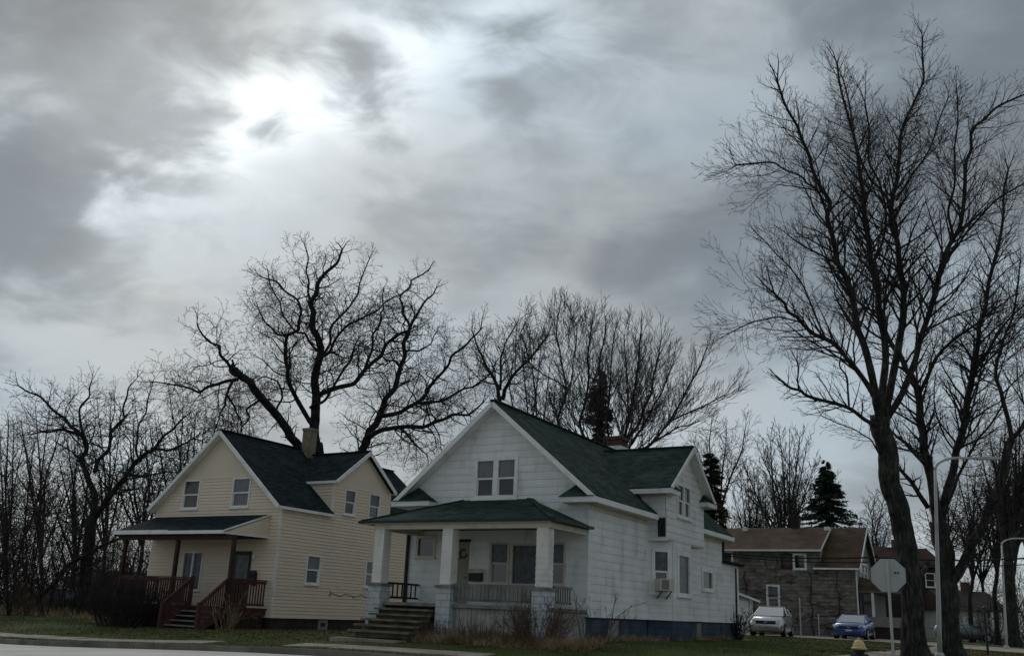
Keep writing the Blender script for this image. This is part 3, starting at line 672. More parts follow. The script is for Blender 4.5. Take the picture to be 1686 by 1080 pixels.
# ------------------------------------------------------------------ tan house
TA = at_y(445.3, 1015.3, 36.0); YTN = math.radians(-31.5)
TU = V3(math.cos(YTN), math.sin(YTN), 0); TV = V3(-math.sin(YTN), math.cos(YTN), 0)
TG = TA[2] - 0.57
def tan_house():
    H = empty('tan_house', (TA[0], TA[1], TG), YTN)
    tag(H, 'tan vinyl sided two storey gabled house with dark roof and red wooden front deck', 'house')
    FT = .57; Wd = 7.42; Ln = 11.0; RU = -3.71
    SL = .83; EO = .16; EZ = 4.20 + FT; RZ = EZ + SL * (EO - RU); zr = lambda u: RZ - SL * abs(u - RU); top = lambda u: zr(u) - .13
    fo = MB().box((-Wd + .05, .05, -.6), (-.05, Ln - .05, FT)).build('foundation', 'brown_block', H)
    MB().box((-.055, 2.7, .12), (-.02, 3.25, .5)).build('vent_frame', 'bare_block', fo); MB().box((-.03, 2.83, .26), (-.005, 3.10, .40)).build('vent', 'black_paint', fo)
    O, a, n = (0, 0, 0), (1, 0, 0), (0, -1, 0)
    c = .132
    hs = [window(H, O, a, n, -5.85, -4.82, 4.74, 5.98, ('glass_brown', 'glass_brown'), .07), window(H, O, a, n, -2.88, -1.84, 4.75, 5.97, ('glass_blind', 'glass_blind'), .07),
          window(H, O, a, n, -5.3, -4.1, 1.45, 3.0, ('curtain',), .07, split=False, mull=[-4.7])]
    hs.append((-2.27, -1.32, .86, 3.02))
    BL = FT + 5.42
    wall(H, O, a, n, [(-Wd, FT), (0, FT), (0, top(0)), (-(EO - (BL - EZ + .13) / SL) * -1 if False else RU + (RZ - .13 - BL) / SL, BL), (RU - (RZ - .13 - BL) / SL, BL), (-Wd, top(0))], hs, c, 'tan_siding', False, lap=.030, groove=.020)
    wall(H, (0, -.012, 0), a, n, [(RU - (RZ - .13 - BL) / SL, BL), (RU + (RZ - .13 - BL) / SL, BL), (RU, RZ - .13)], [], m='tan_board', flat=True)
    MB().box((-5.3, -.045, BL - .03), (-2.1, -.013, BL + .03)).build('belt_trim', 'tan_board', H)
    d = MB().box((-2.26, -.02, .86), (-1.33, .04, 3.0)).build('front_door', 'black_paint', H)
    MB().box((-2.13, -.035, 1.95), (-1.46, -.022, 2.86)).build('door_pane', 'curtain', d); MB().box((-2.13, -.035, 1.05), (-1.46, -.022, 1.8)).build('door_pane', 'glass_dark', d)
    MB().lathe([(.0, -.1), (.06, -.06), (.07, .03), (.03, .09), (0, .1)], (-1.16, -.09, 2.80), 10).build('porch_light', 'lamp_glass', H)
    mbx = MB().box((-1.22, -.16, 1.72), (-.92, -.02, 2.14)); mbx.tube([V3(-1.07, -.16, 2.14), V3(-1.07, -.02, 2.14)], .15, 12); mbx.build('mailbox', 'black_paint', H)
    # side wall + dormer flush with it
    O, a, n = (0, 0, 0), (0, 1, 0), (1, 0, 0)
    DV0, DV1, DC, DE, DA = 2.86, 6.66, 4.76, 6.17, 7.72
    h = [window(H, O, a, n, 1.62, 2.46, 1.86, 3.03, ('glass_blind', 'curtain'), .07), window(H, O, a, n, 5.28, 6.12, 1.90, 3.05, ('glass_dark', 'glass_dark'), .07)]
    wall(H, O, a, n, [(0, FT), (Ln, FT), (Ln, top(0)), (0, top(0))], h, c, 'tan_siding', False, lap=.030, groove=.020)
    h = [window(H, O, a, n, 3.54, 4.28, 4.83, 5.92, ('glass_brown', 'glass_brown'), .065), window(H, O, a, n, 5.16, 5.94, 4.83, 5.94, ('glass_brown', 'glass_dark'), .065)]
    DB = 6.02
    zt = top(0)
    wall(H, (.0, 0, 0), a, n, [(DV0, zt), (DV1, zt), (DV1, DB), (DV0, DB)], h, c, 'tan_siding', False, lap=.030, groove=.020)
    ds = (DA - DE) / (DC - DV0 + .12)
    wall(H, (-.006, 0, 0), a, n, [(DV0, DB), (DV1, DB), (DV1, DE - .05), (DC, DA - .12), (DV0, DE - .05)], [], m='tan_board', flat=True)
    for v, nn in ((DV0, -1), (DV1, 1)):
        wall(H, (0, v, 0), (1, 0, 0), (0, nn, 0), [(-1.9, 4.5), (0, 4.5), (0, DE - .05), (-1.9, DE - .05)], [], c, 'tan_siding', False, lap=.030, groove=.020)
        MB().box((-.055, v - .03 * (nn < 0) - .05 * (nn > 0), zt - .02), (.022, v + .05 * (nn < 0) + .03 * (nn > 0), DE - .06)).build('corner_trim', 'white_trim', H)
    wall(H, (-Wd, 0, 0), (0, 1, 0), (-1, 0, 0), [(0, FT), (Ln, FT), (Ln, top(0)), (0, top(0))], [], m='tan_siding', flat=True)
    wall(H, (0, Ln, 0), (1, 0, 0), (0, 1, 0), [(-Wd, FT), (0, FT), (0, top(0)), (RU, RZ - .13), (-Wd, top(0))], [], m='tan_siding', flat=True)
    for u in (-Wd, 0): MB().box((u - .065 if u == 0 else u - .024, -.024, FT - .02), (u + .024 if u == 0 else u + .065, .065, top(0) - .02)).build('corner_trim', 'white_trim', H)
    MB().box((-Wd, -.03, FT - .03), (.026, -.012, FT + .035)).build('base_trim', 'white_trim', H); MB().box((.012, .0, FT - .03), (.03, Ln, FT + .035)).build('base_trim', 'white_trim', H)
    VF, VB = -.34, Ln + .34
    for (v0, v1, u1) in ((VF, DV0 + .02, EO), (DV0 + .02, DV1 - .02, -1.15), (DV1 - .02, VB, EO)):
        roof_slab(H, [(RU, v0, RZ), (u1, v0, zr(u1)), (u1, v1, zr(u1)), (RU, v1, RZ)], 'dark_shingle')
    ul = 2 * RU - EO
    roof_slab(H, [(RU, VF, RZ), (ul, VF, EZ), (ul, VB, EZ), (RU, VB, RZ)], 'dark_shingle')
    MB().beam((RU, VF, RZ), (RU, VB, RZ), .22, .05).build('ridge_cap', 'dark_shingle', H)
    XO = .22
    for sg in (-1, 1):
        ev = DC + sg * (DC - DV0 + .12)
        roof_slab(H, [(XO, DC, DA), (XO, ev, DE), (-2.9, ev, DE), (-2.9, DC, DA)], 'dark_shingle')
        MB().beam(V3(XO + .022, DC, DA - .1), V3(XO + .022, ev, DE - .09), .04, .15).build('rake_board', 'white_trim', H)
        lo, hi = sorted((ev, ev + sg * .03)); MB().box((-1.75, lo, DE - .13), (XO, hi, DE - .02)).build('fascia', 'white_trim', H)
        eu = RU + sg * (EO - RU)
        MB().beam(V3(RU, VF - .022, RZ - .1), V3(eu, VF - .022, EZ - .09), .04, .15).build('rake_board', 'white_trim', H)
        MB().prism([V3(RU, VF, RZ - .135), V3(eu, VF, EZ - .135), V3(eu, -.03, EZ - .135), V3(RU, -.03, RZ - .135)], V3(0, 0, -.015)).build('soffit', 'white_trim', H)
    MB().beam((XO, DC, DA), (-3.2, DC, DA), .2, .05).build('ridge_cap', 'dark_shingle', H)
    for v0, v1 in ((VF, DV0 + .02), (DV1 - .02, VB)): MB().box((EO - .005, v0, EZ - .14), (EO + .07, v1, EZ - .03)).build('gutter', 'white_trim', H)
    b = MB(); b.box((RU + .08, 4.42, 7.2), (RU + .55, 4.88, RZ + .92)); ch = b.build('chimney', 'tan_brick', H)
    MB().box((RU + .05, 4.39, RZ + .84), (RU + .58, 4.91, RZ + .96)).build('chimney_cap', 'tan_brick', ch)
    u1_, u2_ = RU + (RZ - DA) / SL, RU + (RZ - DE) / SL
    for sg in (-1, 1): MB().beam(V3(u1_, DC, DA + .015), V3(u2_, DC + sg * (DC - DV0 + .12), DE + .015), .09, .03).build('valley_flashing', 'dark_shingle', H)
    # porch roof: shed with closed end
    ev, ez, wz = -2.1, 3.08 + FT, 3.86 + FT
    roof_slab(H, [(-7.12, ev, ez), (-.74, ev, ez), (-.56, -.03, wz), (-7.4, -.03, wz)], 'dark_shingle', .07, 'porch_roof')
    MB().beam((-7.15, ev - .03, ez - .06), (-3.9, ev - .03, ez - .06), .05, .16).build('porch_fascia', 'white_trim', H)
    MB().beam((-3.9, ev - .025, ez - .075), (-.72, ev - .025, ez - .075), .05, .13).build('porch_fascia', 'white_trim', H)
    e = MB(); e.prism([V3(-.74, ev + .02, ez - .09), V3(-.56, -.03, ez - .09), V3(-.56, -.03, wz - .08)], V3(-.05, 0, 0)); en = e.build('gable_end', 'tan_siding', H)
    for k in range(6):
        f = k / 6; MB().beam(V3(-.735 + .18 * f * .9, ev + .06 + 1.95 * f, ez - .06 + f * .68), V3(-.54, -.05, ez - .06 + f * .68), .012, .018).build('siding_board', 'tan_siding', en)
    MB().beam(V3(-.72, ev, ez - .02), V3(-.54, -.04, wz - .02), .05, .06).build('rake_board', 'white_trim', H)
    MB().beam(V3(-.72, ev, ez - .11), V3(-.54, -.04, ez - .11), .05, .06).build('rake_board', 'white_trim', H)
    MB().prism([V3(-7.1, ev + .02, ez - .13), V3(-.78, ev + .02, ez - .13), V3(-.62, -.04, ez - .13), V3(-7.35, -.04, ez - .13)], V3(0, 0, -.04)).build('porch_ceiling', 'dark_wood', H)
    MB().box((-7.0, -1.98, ez - .34), (-.3, -1.84, ez - .172)).build('porch_beam', 'dark_wood', H)
    DK = .30 + FT; dv = -1.9
    fl = MB().box((-6.75, dv - .06, DK - .05), (-.2, -.04, DK)).build('deck', 'red_wood', H)
    MB().box((-6.7, dv, DK - .26), (-.25, dv + .05, DK - .052)).build('rim_joist', 'red_wood', fl); MB().box((-.30, dv + .05, DK - .26), (-.25, -.05, DK - .052)).build('rim_joist', 'red_wood', fl)
    for u in (-6.6, -3.45, -.36): MB().box((u - .065, dv - .055, -.4), (u + .065, dv + .075, ez - .345)).build('porch_post', 'dark_wood', H)
    for u in (-2.35,): MB().box((u - .05, dv - .05, DK - .3), (u + .05, dv + .05, DK + 1.08)).build('newel_post', 'red_wood', H)
    # lattice of skirting boards in front, under the deck
    x = -6.6
    while x < -2.5: MB().box((x, dv - .012, -.35), (x + .11, dv - .001, DK - .27)).build('skirting_board', 'dark_wood', H); x += .15
    y = dv + .1
    while y < -.2: MB().box((-.262, y, -.4), (-.25, y + .12, DK - .27)).build('skirting_board', 'dark_wood', H); y += .15
    bal_me = {}
    def rail(p0, p1, zt0, zt1, zb0, zb1, nb):
        p0, p1 = V3(*p0, 0), V3(*p1, 0)
        R_ = MB().beam(p0 + Z * zt0, p1 + Z * zt1, .10, .05).build('deck_railing', 'red_wood', H)
        MB().beam(p0 + Z * (zt0 - .08), p1 + Z * (zt1 - .08), .035, .09).build('top_rail', 'red_wood', R_)
        MB().beam(p0 + Z * zb0, p1 + Z * zb1, .035, .09).build('bottom_rail', 'red_wood', R_)
        for i in range(nb):
            f = (i + .5) / nb; q = p0 + (p1 - p0) * f; a0 = zb0 + (zb1 - zb0) * f; a1 = zt0 + (zt1 - zt0) * f - .05
            MB().box((q[0] - .019, q[1] - .024, a0), (q[0] + .019, q[1] + .024, a1)).build('baluster', 'red_wood', R_)
    T_ = DK + 1.02
    rail((-6.54, dv), (-3.52, dv), T_, T_, DK + .12, DK + .12, 22); rail((-3.38, dv), (-2.4, dv), T_, T_, DK + .12, DK + .12, 7)
    rail((-.36, dv + .08), (-.36, -.06), T_, T_, DK + .12, DK + .12, 13); rail((-6.6, dv + .08), (-6.6, -.06), T_, T_, DK + .12, DK + .12, 13)
    # stairs
    sv = -3.12; nb = 5
    for u in (-2.35, -.40):
        rail((u, dv - .06), (u, sv + .05), T_ - .02, .98, DK + .10, .10, 11)
        MB().box((u - .055, sv - .06, -.4), (u + .055, sv + .05, 1.0)).build('newel_post', 'red_wood', H)
        MB().beam((u, dv, DK - .18), (u, sv, .02), .045, .24).build('stringer', 'red_wood', H)
    for i in range(nb):
        f = (i + 1) / (nb + .4); v = dv - .02 + (sv - dv) * f; zt_ = DK - (DK + .05) * f
        s_ = MB().box((-2.32, v - .13, zt_ - .045), (-.43, v + .13, zt_)).build('step', 'grey_wood', H)
        MB().box((-2.32, v + .09, zt_ - .19), (-.43, v + .115, zt_ - .047)).build('riser', 'dark_wood', s_)
    MB().box((-2.6, sv - .85, -.16), (-.2, sv - .02, -.03)).build('step_slab', 'concrete', H)
    # dead vine clinging to the side wall
    rnd = random.Random(8); pts = [V3(.03, 3.1 + i * .16, .57 + .95 + .04 * math.sin(i * 1.1) + rnd.uniform(-.02, .02)) for i in range(20)]
    v = MB(); v.tube(pts, .014, 5); v.tube([pts[1], pts[1] + V3(0, -.15, .12)], .01, 4); v.tube([pts[1], pts[1] + V3(0, -.12, -.14)], .01, 4); v.tube([pts[9], pts[9] + V3(0, .2, -.12), pts[9] + V3(0, .45, -.1)], .01, 4)
    v.build('dead_vine', 'twig', H)
tan_house()

# ------------------------------------------------------------------ grey stone-faced house behind
def grey_house():
    o = st2w(0.05, 42.0, 0); g = -0.12
    H = empty('grey_house', (o[0], o[1], g), YW)
    tag(H, 'grey stone-faced two storey house with brown roof behind the parked cars', 'house')
    Wl = 13.0; D = 7.0; E2 = 4.97; EH = 5.95; R = 7.75
    def side(z): return None
    O, a, n = (0, 0, 0), (1, 0, 0), (0, -1, 0)
    hs = [window(H, O, a, n, -6.08, -5.12, 1.70, 3.48, ('glass_blind', 'glass_dark'), .14), window(H, O, a, n, -4.15, -3.2, 4.55, 5.66, ('glass_dark', 'glass_dark'), .15, split=False),
          window(H, O, a, n, -4.95, -4.2, 4.62, 5.62, ('glass_brown',), .06, split=False, trim='far_brown'), window(H, O, a, n, -9.6, -8.4, 4.7, 5.75, ('glass_dark',), .14, split=False)]
    wall(H, O, a, n, [(-Wl, -.5), (0, -.5), (0, E2 - .1), (-2.3, E2 - .1), (-2.3, EH - .12), (-Wl, EH - .12)] if False else [(-Wl, -.5), (0, -.5), (0, E2 - .1), (-Wl, E2 - .1)], [h for h in hs[:1]] + [(h[0], h[1], h[2], min(h[3], E2 - .1)) for h in hs[1:]], m='stone_siding', flat=True)
    wall(H, O, a, n, [(-Wl, E2 - .1), (-2.3, E2 - .1), (-2.3, EH - .12), (-Wl, EH - .12)], [(h[0], h[1], max(h[2], E2 - .1), h[3]) for h in hs[1:]], m='stone_siding', flat=True)
    MB().box((-Wl, 0.02, -.5), (-.02, D, 4.85)).build('core', 'stone_siding', H)
    MB().box((-2.34, .0, E2 - .1), (-2.3, 2.2, EH)).build('dormer_cheek', 'grey_siding', H)
    # gable end to the side street
    wall(H, (0, 0, 0), (0, 1, 0), (1, 0, 0), [(0, 3.0), (D, 3.0), (D, E2), (D / 2, R - .12), (0, E2)], [], m='grey_siding', flat=True)
    window(H, (.02, 0, 0), (0, 1, 0), (1, 0, 0), 1.6, 4.6, 3.9, 5.2, ('glass_dark', 'glass_blind'), .14, mull=[3.1])
    sl = (R - E2) / (D / 2)
    roof_slab(H, [(-2.6, D / 2, R), (.35, D / 2, R), (.35, -.35, E2 - .35 * sl), (-2.6, -.35, E2 - .35 * sl)], 'brown_shingle')
    roof_slab(H, [(-Wl, D / 2 - .2, R + .02), (-2.1, D / 2 - .2, R + .02), (-2.1, -.5, EH - .05), (-Wl, -.5, EH - .05)], 'brown_shingle')
    roof_slab(H, [(-Wl, D / 2, R), (.35, D / 2, R), (.35, D + .35, E2 - .3), (-Wl, D + .35, E2 - .3)], 'brown_shingle')
    MB().box((-Wl, -.56, EH - .19), (-2.08, -.49, EH - .06)).build('gutter', 'white_trim', H)
    MB().box((-2.7, -.42, E2 - .35 * sl - .14), (.36, -.35, E2 - .35 * sl - .02)).build('gutter', 'white_trim', H)
    MB().beam((-2.08, -.5, EH - .1), (-2.08, D / 2 - .3, R - .08), .04, .16).build('rake_board', 'cream_trim', H)
    for v in (-1, 1): MB().beam((.37, D / 2, R - .1), (.37, D / 2 + v * (D / 2 + .33), E2 - .4), .05, .2).build('rake_board', 'white_trim', H)
    MB().tube([V3(.12, -.3, E2 - .5), V3(.06, -.08, E2 - .9), V3(.06, -.08, .3)], .05, 6).build('downspout', 'white_trim', H)
    c = MB().box((-4.95, D / 2 - .35, R - .5), (-4.4, D / 2 + .25, R + .9)).build('chimney', 'far_brown', H)
    MB().box((-5.0, D / 2 - .4, R + .8), (-4.35, D / 2 + .3, R + .94)).build('chimney_cap', 'far_brown', c)
    for u in (-8.3, -2.3): MB().box((u - .18, D / 2 - .75, R - .35), (u + .18, D / 2 - .4, R + .02)).build('roof_vent', 'white_trim', H)
    # enclosed porch on the street end
    p = MB().box((.02, .6, .9), (3.0, D - .6, 1.55)).build('porch_apron', 'grey_siding', H)
    MB().box((.1, .7, -.4), (2.9, D - .7, .9)).build('porch_base', 'far_brown', H)
    MB().box((.03, 1.0, 1.55), (.9, D - 1.0, 3.1)).build('porch_wall', 'grey_siding', H)
    MB().box((.2, .9, 1.6), (.9, .99, 3.0)).build('porch_pane', 'glass_dark', H)
    for u in (.9, 2.85): MB().box((u - .08, .62, 1.55), (u + .08, .78, 3.12)).build('porch_post', 'white_trim', H)
    MB().box((.02, .55, 3.12), (3.05, D - .55, 3.3)).build('porch_beam', 'grey_siding', H)
    r = MB(); A_ = [V3(-.0, .3, 3.3), V3(3.3, .3, 3.3), V3(3.3, D - .3, 3.3), V3(0, D - .3, 3.3)]; T1, T2 = V3(.02, 1.4, 4.2), V3(.02, D - 1.4, 4.2)
    r.quad(A_[0], A_[1], T1, n=(0, -1, 1)); r.quad(A_[1], A_[2], T2, T1, n=(1, 0, 1)); r.quad(A_[2], A_[3], T2, n=(0, 1, 1)); r.quad(*A_, n=(0, 0, -1)); r.build('porch_roof', 'brown_shingle', H)
    # bare vine spread over the stone
    rnd = random.Random(21); v = MB()
    for i in range(70):
        x, z = rnd.uniform(-7.5, -.6), rnd.uniform(.6, 4.3); q = [V3(x, -.03, z)]; d = rnd.choice((-1, 1)); L = rnd.uniform(.5, 1.6)
        for k in range(5):
            x += d * L / 5; z += rnd.uniform(-.12, .14); q.append(V3(x, -.03 - rnd.uniform(0, .03), z))
        v.tube(q, [.022, .02, .017, .014, .011, .008], 4, False)
    for x in (-7.6, -3.0, -1.2): v.tube([V3(x + rnd.uniform(-.15, .15), -.04, z) for z in np.arange(-.1, 4.6, .5)], .03, 5)
    v.build('wall_vine', 'twig', H)
grey_house()

def garage():
    Y = 61.0; p0, p1 = at_y(1140, 1050, Y), at_y(1240, 1050, Y); g0 = gxy(p1[0], p1[1]); w = p1[0] - p0[0]
    H = empty('garage', (p1[0], p1[1], g0), 0.0); tag(H, 'white garage with panelled door and low roof beside the silver car', 'garage')
    h = at_y(1240, 986, Y)[2] - g0; pk = h + w / 2 * .32
    MB().prism([V3(-w, 0, -.2), V3(0, 0, -.2), V3(0, 0, h), V3(-w / 2, 0, pk), V3(-w, 0, h)], V3(0, 6, 0)).build('wall', 'far_white', H)
    d0, d1 = at_y(1213, 1000, Y)[0] - p1[0], at_y(1232, 1000, Y)[0] - p1[0]; dn = d1 - 2.4
    dr = MB().box((dn, -.03, -.05), (d1, -.002, h - .1)).build('door', 'white_trim', H); nb = 9; st = (h - .15) / nb
    for i in range(nb): MB().box((dn + .02, -.055, i * st), (d1 - .02, -.032, (i + 1) * st - .03)).build('door_panel', 'white_trim', dr)
    MB().box((-.16, -.05, -.1), (.02, -.003, h)).build('corner_board', 'white_trim', H)
    for sg in (0, 1):
        e = V3(.40, 0, h - .13) if sg == 0 else V3(-w - .40, 0, h - .13); q = V3(-w / 2, 0, pk + .02)
        roof_slab(H, [tuple(e - V3(0, .45, 0)), tuple(q - V3(0, .45, 0)), tuple(q + V3(0, 6.3, 0)), tuple(e + V3(0, 6.3, 0))], 'grey_siding', .06)
        MB().beam(e + V3(0, -.47, -.02), q + V3(0, -.47, -.02), .04, .14).build('rake_board', 'white_trim', H)
garage()
def far_house(label, x0, x1, ytop_wall, yroof, ybase, Y, wallm, roofm, depth=8.0, porch=False, yaw=YW):
    """a background house: walls, gable roof, windows, chimney; placed by where its wall foot shows"""
    p0, p1 = at_y(x0, ybase, Y), at_y(x1, ybase, Y); w = (p1[0] - p0[0]); h = at_y(x0, ytop_wall, Y)[2] - p0[2]; r = at_y((x0 + x1) / 2, yroof, Y + depth / 2)[2] - p0[2]
    H = empty('background_house', (p0[0], p0[1], gxy(p0[0], p0[1]) - .1), 0.0); h += .2 + (p0[2] - gxy(p0[0], p0[1])); r = max(r + (p0[2] - gxy(p0[0], p0[1])), h + 1.2)
    tag(H, label, 'house')
    b = MB().box((0, 0, -.3), (w, depth, h)).build('wall', wallm, H)
    b = MB(); b.prism([V3(-.4, -.4, h - .05), V3(-.4, depth + .4, h - .05), V3(-.4, depth / 2, r)], V3(w + .8, 0, 0)); b.build('roof', roofm, H)
    k = max(2, int(w / 2.6))
    for i in range(k):
        u = (i + .5) * w / k; window(H, (0, -.01, 0), (1, 0, 0), (0, -1, 0), u - .5, u + .5, max(.8, h - 2.0), h - .6, ('glass_blind', 'glass_dark'), .1)
    c = MB().box((w * .6, depth / 2 - .3, r - .4), (w * .6 + .6, depth / 2 + .3, r + .8)).build('chimney', 'brown_brick', H)
    if porch:
        MB().box((w * .45, -2.2, .35), (w, -.02, .5)).build('porch_deck', 'far_white', H); MB().box((w * .42, -2.4, 2.6), (w + .1, -.02, 2.75)).build('porch_roof', roofm, H)
        for i in range(4): MB().box((w * .46 + i * w * .17, -2.15, .5), (w * .46 + i * w * .17 + .14, -2.0, 2.6)).build('porch_post', 'white_trim', H)
        for i in range(16): MB().box((w * .46 + i * w * .0338, -2.1, .55), (w * .46 + i * w * .0338 + .06, -2.05, 1.35)).build('baluster', 'white_trim', H)
        MB().box((w * .45, -2.13, 1.35), (w, -2.02, 1.42)).build('top_rail', 'white_trim', H)
    return H
far_house('dark brown house half hidden behind the leaning tree', 100, 196, 958, 938, 1002, 84, 'far_brown', 'dark_shingle')
far_house('house with a red roof behind the back of the stop sign', 1428, 1560, 930, 900, 1040, 92, 'far_brown', 'red_shingle')
far_house('small white house with a railed porch beyond the forked trunks', 1577, 1660, 1005, 972, 1043, 84, 'far_white', 'far_brown', porch=True)

# ------------------------------------------------------------------ cars
def make_car(name, paint, L, Wd, Hh, suv):
    R_ = empty(name, (0, 0, 0)); hw = Wd / 2
    hood = .60 * Hh if suv else .64 * Hh
    # stations along the length (x forward): x, zbottom, ztop of lower body, halfwidth factor
    st = [(-.50, .42, .66, .80), (-.485, .30, .74, .90), (-.44, .24, .80 if suv else .74, .97), (-.30, .22, .74, 1.0), (-.1, .20, .70, 1.0), (.12, .20, .68, 1.0), (.20, .20, .67, 1.0), (.32, .22, .645, .99), (.42, .24, .60, .955), (.475, .27, .53, .88), (.50, .34, .44, .74)]
    b = MB(); k = 10
    for (fx, zb, zt, wf) in st:
        x = fx * L; zt = zt * Hh * (1.0 if suv else 1.02); zb = zb * Hh * .55; w = hw * wf
        prof = [(-.90, zb), (-1.0, zb + .16 * (zt - zb)), (-1.0, zb + .62 * (zt - zb)), (-.955, zb + .90 * (zt - zb)), (-.80, zt), (.80, zt), (.955, zb + .90 * (zt - zb)), (1.0, zb + .62 * (zt - zb)), (1.0, zb + .16 * (zt - zb)), (.90, zb)]
        for (py, pz) in prof: b.v.append(V3(x, py * w, pz + (.02 * (1 - abs(py)) if abs(py) < .9 else 0)))
    n = len(st)
    for i in range(n - 1):
        for j in range(k):
            l = (j + 1) % k; b.f.append((i * k + j, i * k + l, (i + 1) * k + l, (i + 1) * k + j))
    b.f.append(tuple(range(k - 1, -1, -1))); b.f.append(tuple((n - 1) * k + j for j in range(k)))
    body = b.build('body', paint, R_, True)
    # cabin
    cb = [(-.46 if suv else -.41, .72, .86), (-.34 if suv else -.24, .95, .68), (-.12, 1.0, .68), (.02, .975, .68), (.235, .66, .88)]
    roofz = lambda f: f * Hh
    b = MB(); rows = []
    for fx, fz, wf in cb: rows.append((fx * L, fz * Hh, wf * hw))
    zb_ = .66 * Hh
    gl = MB(); g2 = []
    base = [(-.47 if suv else -.42, .90), (-.36, .93), (-.10, .93), (.10, .92), (.30, .86)]
    lo = [V3(fx * L, wf * hw, (.70 if fx < 0 else .665) * Hh) for fx, wf in base]
    tp = [V3(x, w, z - .02) for x, z, w in rows]
    for sgn in (-1, 1):
        f = V3(1, sgn, 1)
        for i in range(4): gl.quad(lo[i] * f, lo[i + 1] * f, tp[i + 1] * f, tp[i] * f, n=(0, sgn, .3))
    m_ = V3(1, -1, 1)
    gl.quad(lo[4], lo[4] * m_, tp[3] * m_, tp[3], n=(1, 0, .5)) if False else None
    gl.quad(lo[0], lo[0] * m_, tp[1] * m_, tp[1], n=(-1, 0, .5))
    gl.build('side_glass', 'car_glass', R_)
    ws = MB(); ws.quad(lo[4] + V3(0, -.03, 0), (lo[4] + V3(0, -.03, 0)) * m_, (tp[3] + V3(.02, -.02, 0)) * m_, tp[3] + V3(.02, -.02, 0), n=(1, 0, .6)); ws.build('windscreen', 'car_glass', R_)
    rf = MB(); ring = [tp[1], tp[2], tp[3]]
    up = V3(0, 0, .035)
    for i in range(2):
        rf.quad(ring[i], ring[i + 1], (ring[i + 1] - V3(0, .14, 0)) + up, (ring[i] - V3(0, .14, 0)) + up, n=(0, .4, 1))
        rf.quad(ring[i] * m_, ring[i + 1] * m_, (ring[i + 1] - V3(0, .14, 0)) * m_ + up, (ring[i] - V3(0, .14, 0)) * m_ + up, n=(0, -.4, 1))
        rf.quad(ring[i] - V3(0, .14, 0) + up, ring[i + 1] - V3(0, .14, 0) + up, (ring[i + 1] - V3(0, .14, 0)) * m_ + up, (ring[i] - V3(0, .14, 0)) * m_ + up, n=(0, 0, 1))
    rf.quad(tp[3], tp[3] * m_, (tp[3] - V3(0, .14, 0)) * m_ + up, tp[3] - V3(0, .14, 0) + up, n=(1, 0, 1)); rf.build('roof', paint, R_, True)
    for sgn in (-1, 1):
        f = V3(1, sgn, 1)
        for p, q in ((lo[4], tp[3]), (lo[3] * .5 + lo[2] * .5, tp[2]), (lo[1], tp[1])): MB().beam(p * f + V3(0, sgn * .006, 0), q * f + V3(0, sgn * .006, 0), .055, .03).build('pillar', paint, R_)
        mr = MB().box((.20 * L, sgn * (hw + .02), .68 * Hh), (.235 * L, sgn * (hw + .20), .77 * Hh)).build('mirror', paint, R_)
        hl = MB(); x0 = .458 * L
        hl.prism([V3(.43 * L, sgn * hw * .955, .56 * Hh), V3(.487 * L, sgn * hw * .62, .535 * Hh), V3(.49 * L, sgn * hw * .60, .47 * Hh), V3(.445 * L, sgn * hw * .965, .47 * Hh)], V3(.035, sgn * .012, .012)); hl.build('headlight', 'lamp_glass', R_)
        fg = MB(); fg.prism([V3(.462 * L, sgn * hw * .92, .26 * Hh), V3(.487 * L, sgn * hw * .66, .26 * Hh), V3(.487 * L, sgn * hw * .66, .34 * Hh), V3(.462 * L, sgn * hw * .92, .37 * Hh)], V3(.03, sgn * .01, 0)); fg.build('fog_lamp_recess', 'black_paint', R_)
        for fx in (.315, -.31):
            r = .205 * Hh if suv else .225 * Hh; c = V3(fx * L, sgn * (hw - .11), r)
            t = MB().tube([c - V3(0, sgn * .11, 0), c + V3(0, sgn * .10, 0), c + V3(0, sgn * .13, 0)], [r, r, r * .88], 20); wl = t.build('wheel', 'tyre', R_, False)
            MB().tube([c + V3(0, sgn * .10, 0), c + V3(0, sgn * .135, 0)], [r * .66, r * .62], 14).build('rim', 'steel', wl)
            MB().tube([c - V3(0, sgn * .1, 0), c + V3(0, sgn * .118, 0)], [r * 1.14, r * 1.14], 20).build('wheel_arch', 'black_paint', R_)
    MB().box((.478 * L, -hw * .58, .40 * Hh), (.508 * L, hw * .58, .50 * Hh)).build('grille', 'black_paint', R_)
    MB().box((.470 * L, -hw * .52, .235 * Hh), (.499 * L, hw * .52, .30 * Hh)).build('lower_intake', 'black_paint', R_)
    MB().box((.505 * L, -.17, .31 * Hh), (.514 * L, .17, .385 * Hh)).build('licence_plate', 'plate', R_)
    MB().box((.505 * L, -.09, .445 * Hh), (.513 * L, .09, .472 * Hh)).build('badge', 'steel', R_)
    return R_
hd = math.atan2(-Vx[1], -Vx[0])
def place_car(c, px, py, Y, yaw, label, group=None):
    p = at_y(px, py, Y); c.location = (p[0], p[1], gxy(p[0], p[1]) + .02); c.rotation_euler = (0, 0, yaw); tag(c, label, 'car', group)
c1 = make_car('parked_car', 'car_silver', 4.6, 1.85, 1.66, True); place_car(c1, 1272, 1050, 54, hd + math.radians(6), 'silver crossover parked facing out beside the white side door')
c2 = make_car('parked_car', 'car_blue', 4.5, 1.82, 1.44, False); place_car(c2, 1408, 1056, 56, hd + math.radians(2), 'bright blue sedan parked by the stone-faced house')
c3 = make_car('parked_car', 'car_grey', 4.5, 1.82, 1.45, False); place_car(c3, 88, 1003, 66, math.radians(200), 'dark sedan parked in the lot left of the tan house')
c4 = copy_tree(c3); place_car(c4, 178, 1003, 74, math.radians(-15), 'dark sedan parked behind the left end of the red deck')
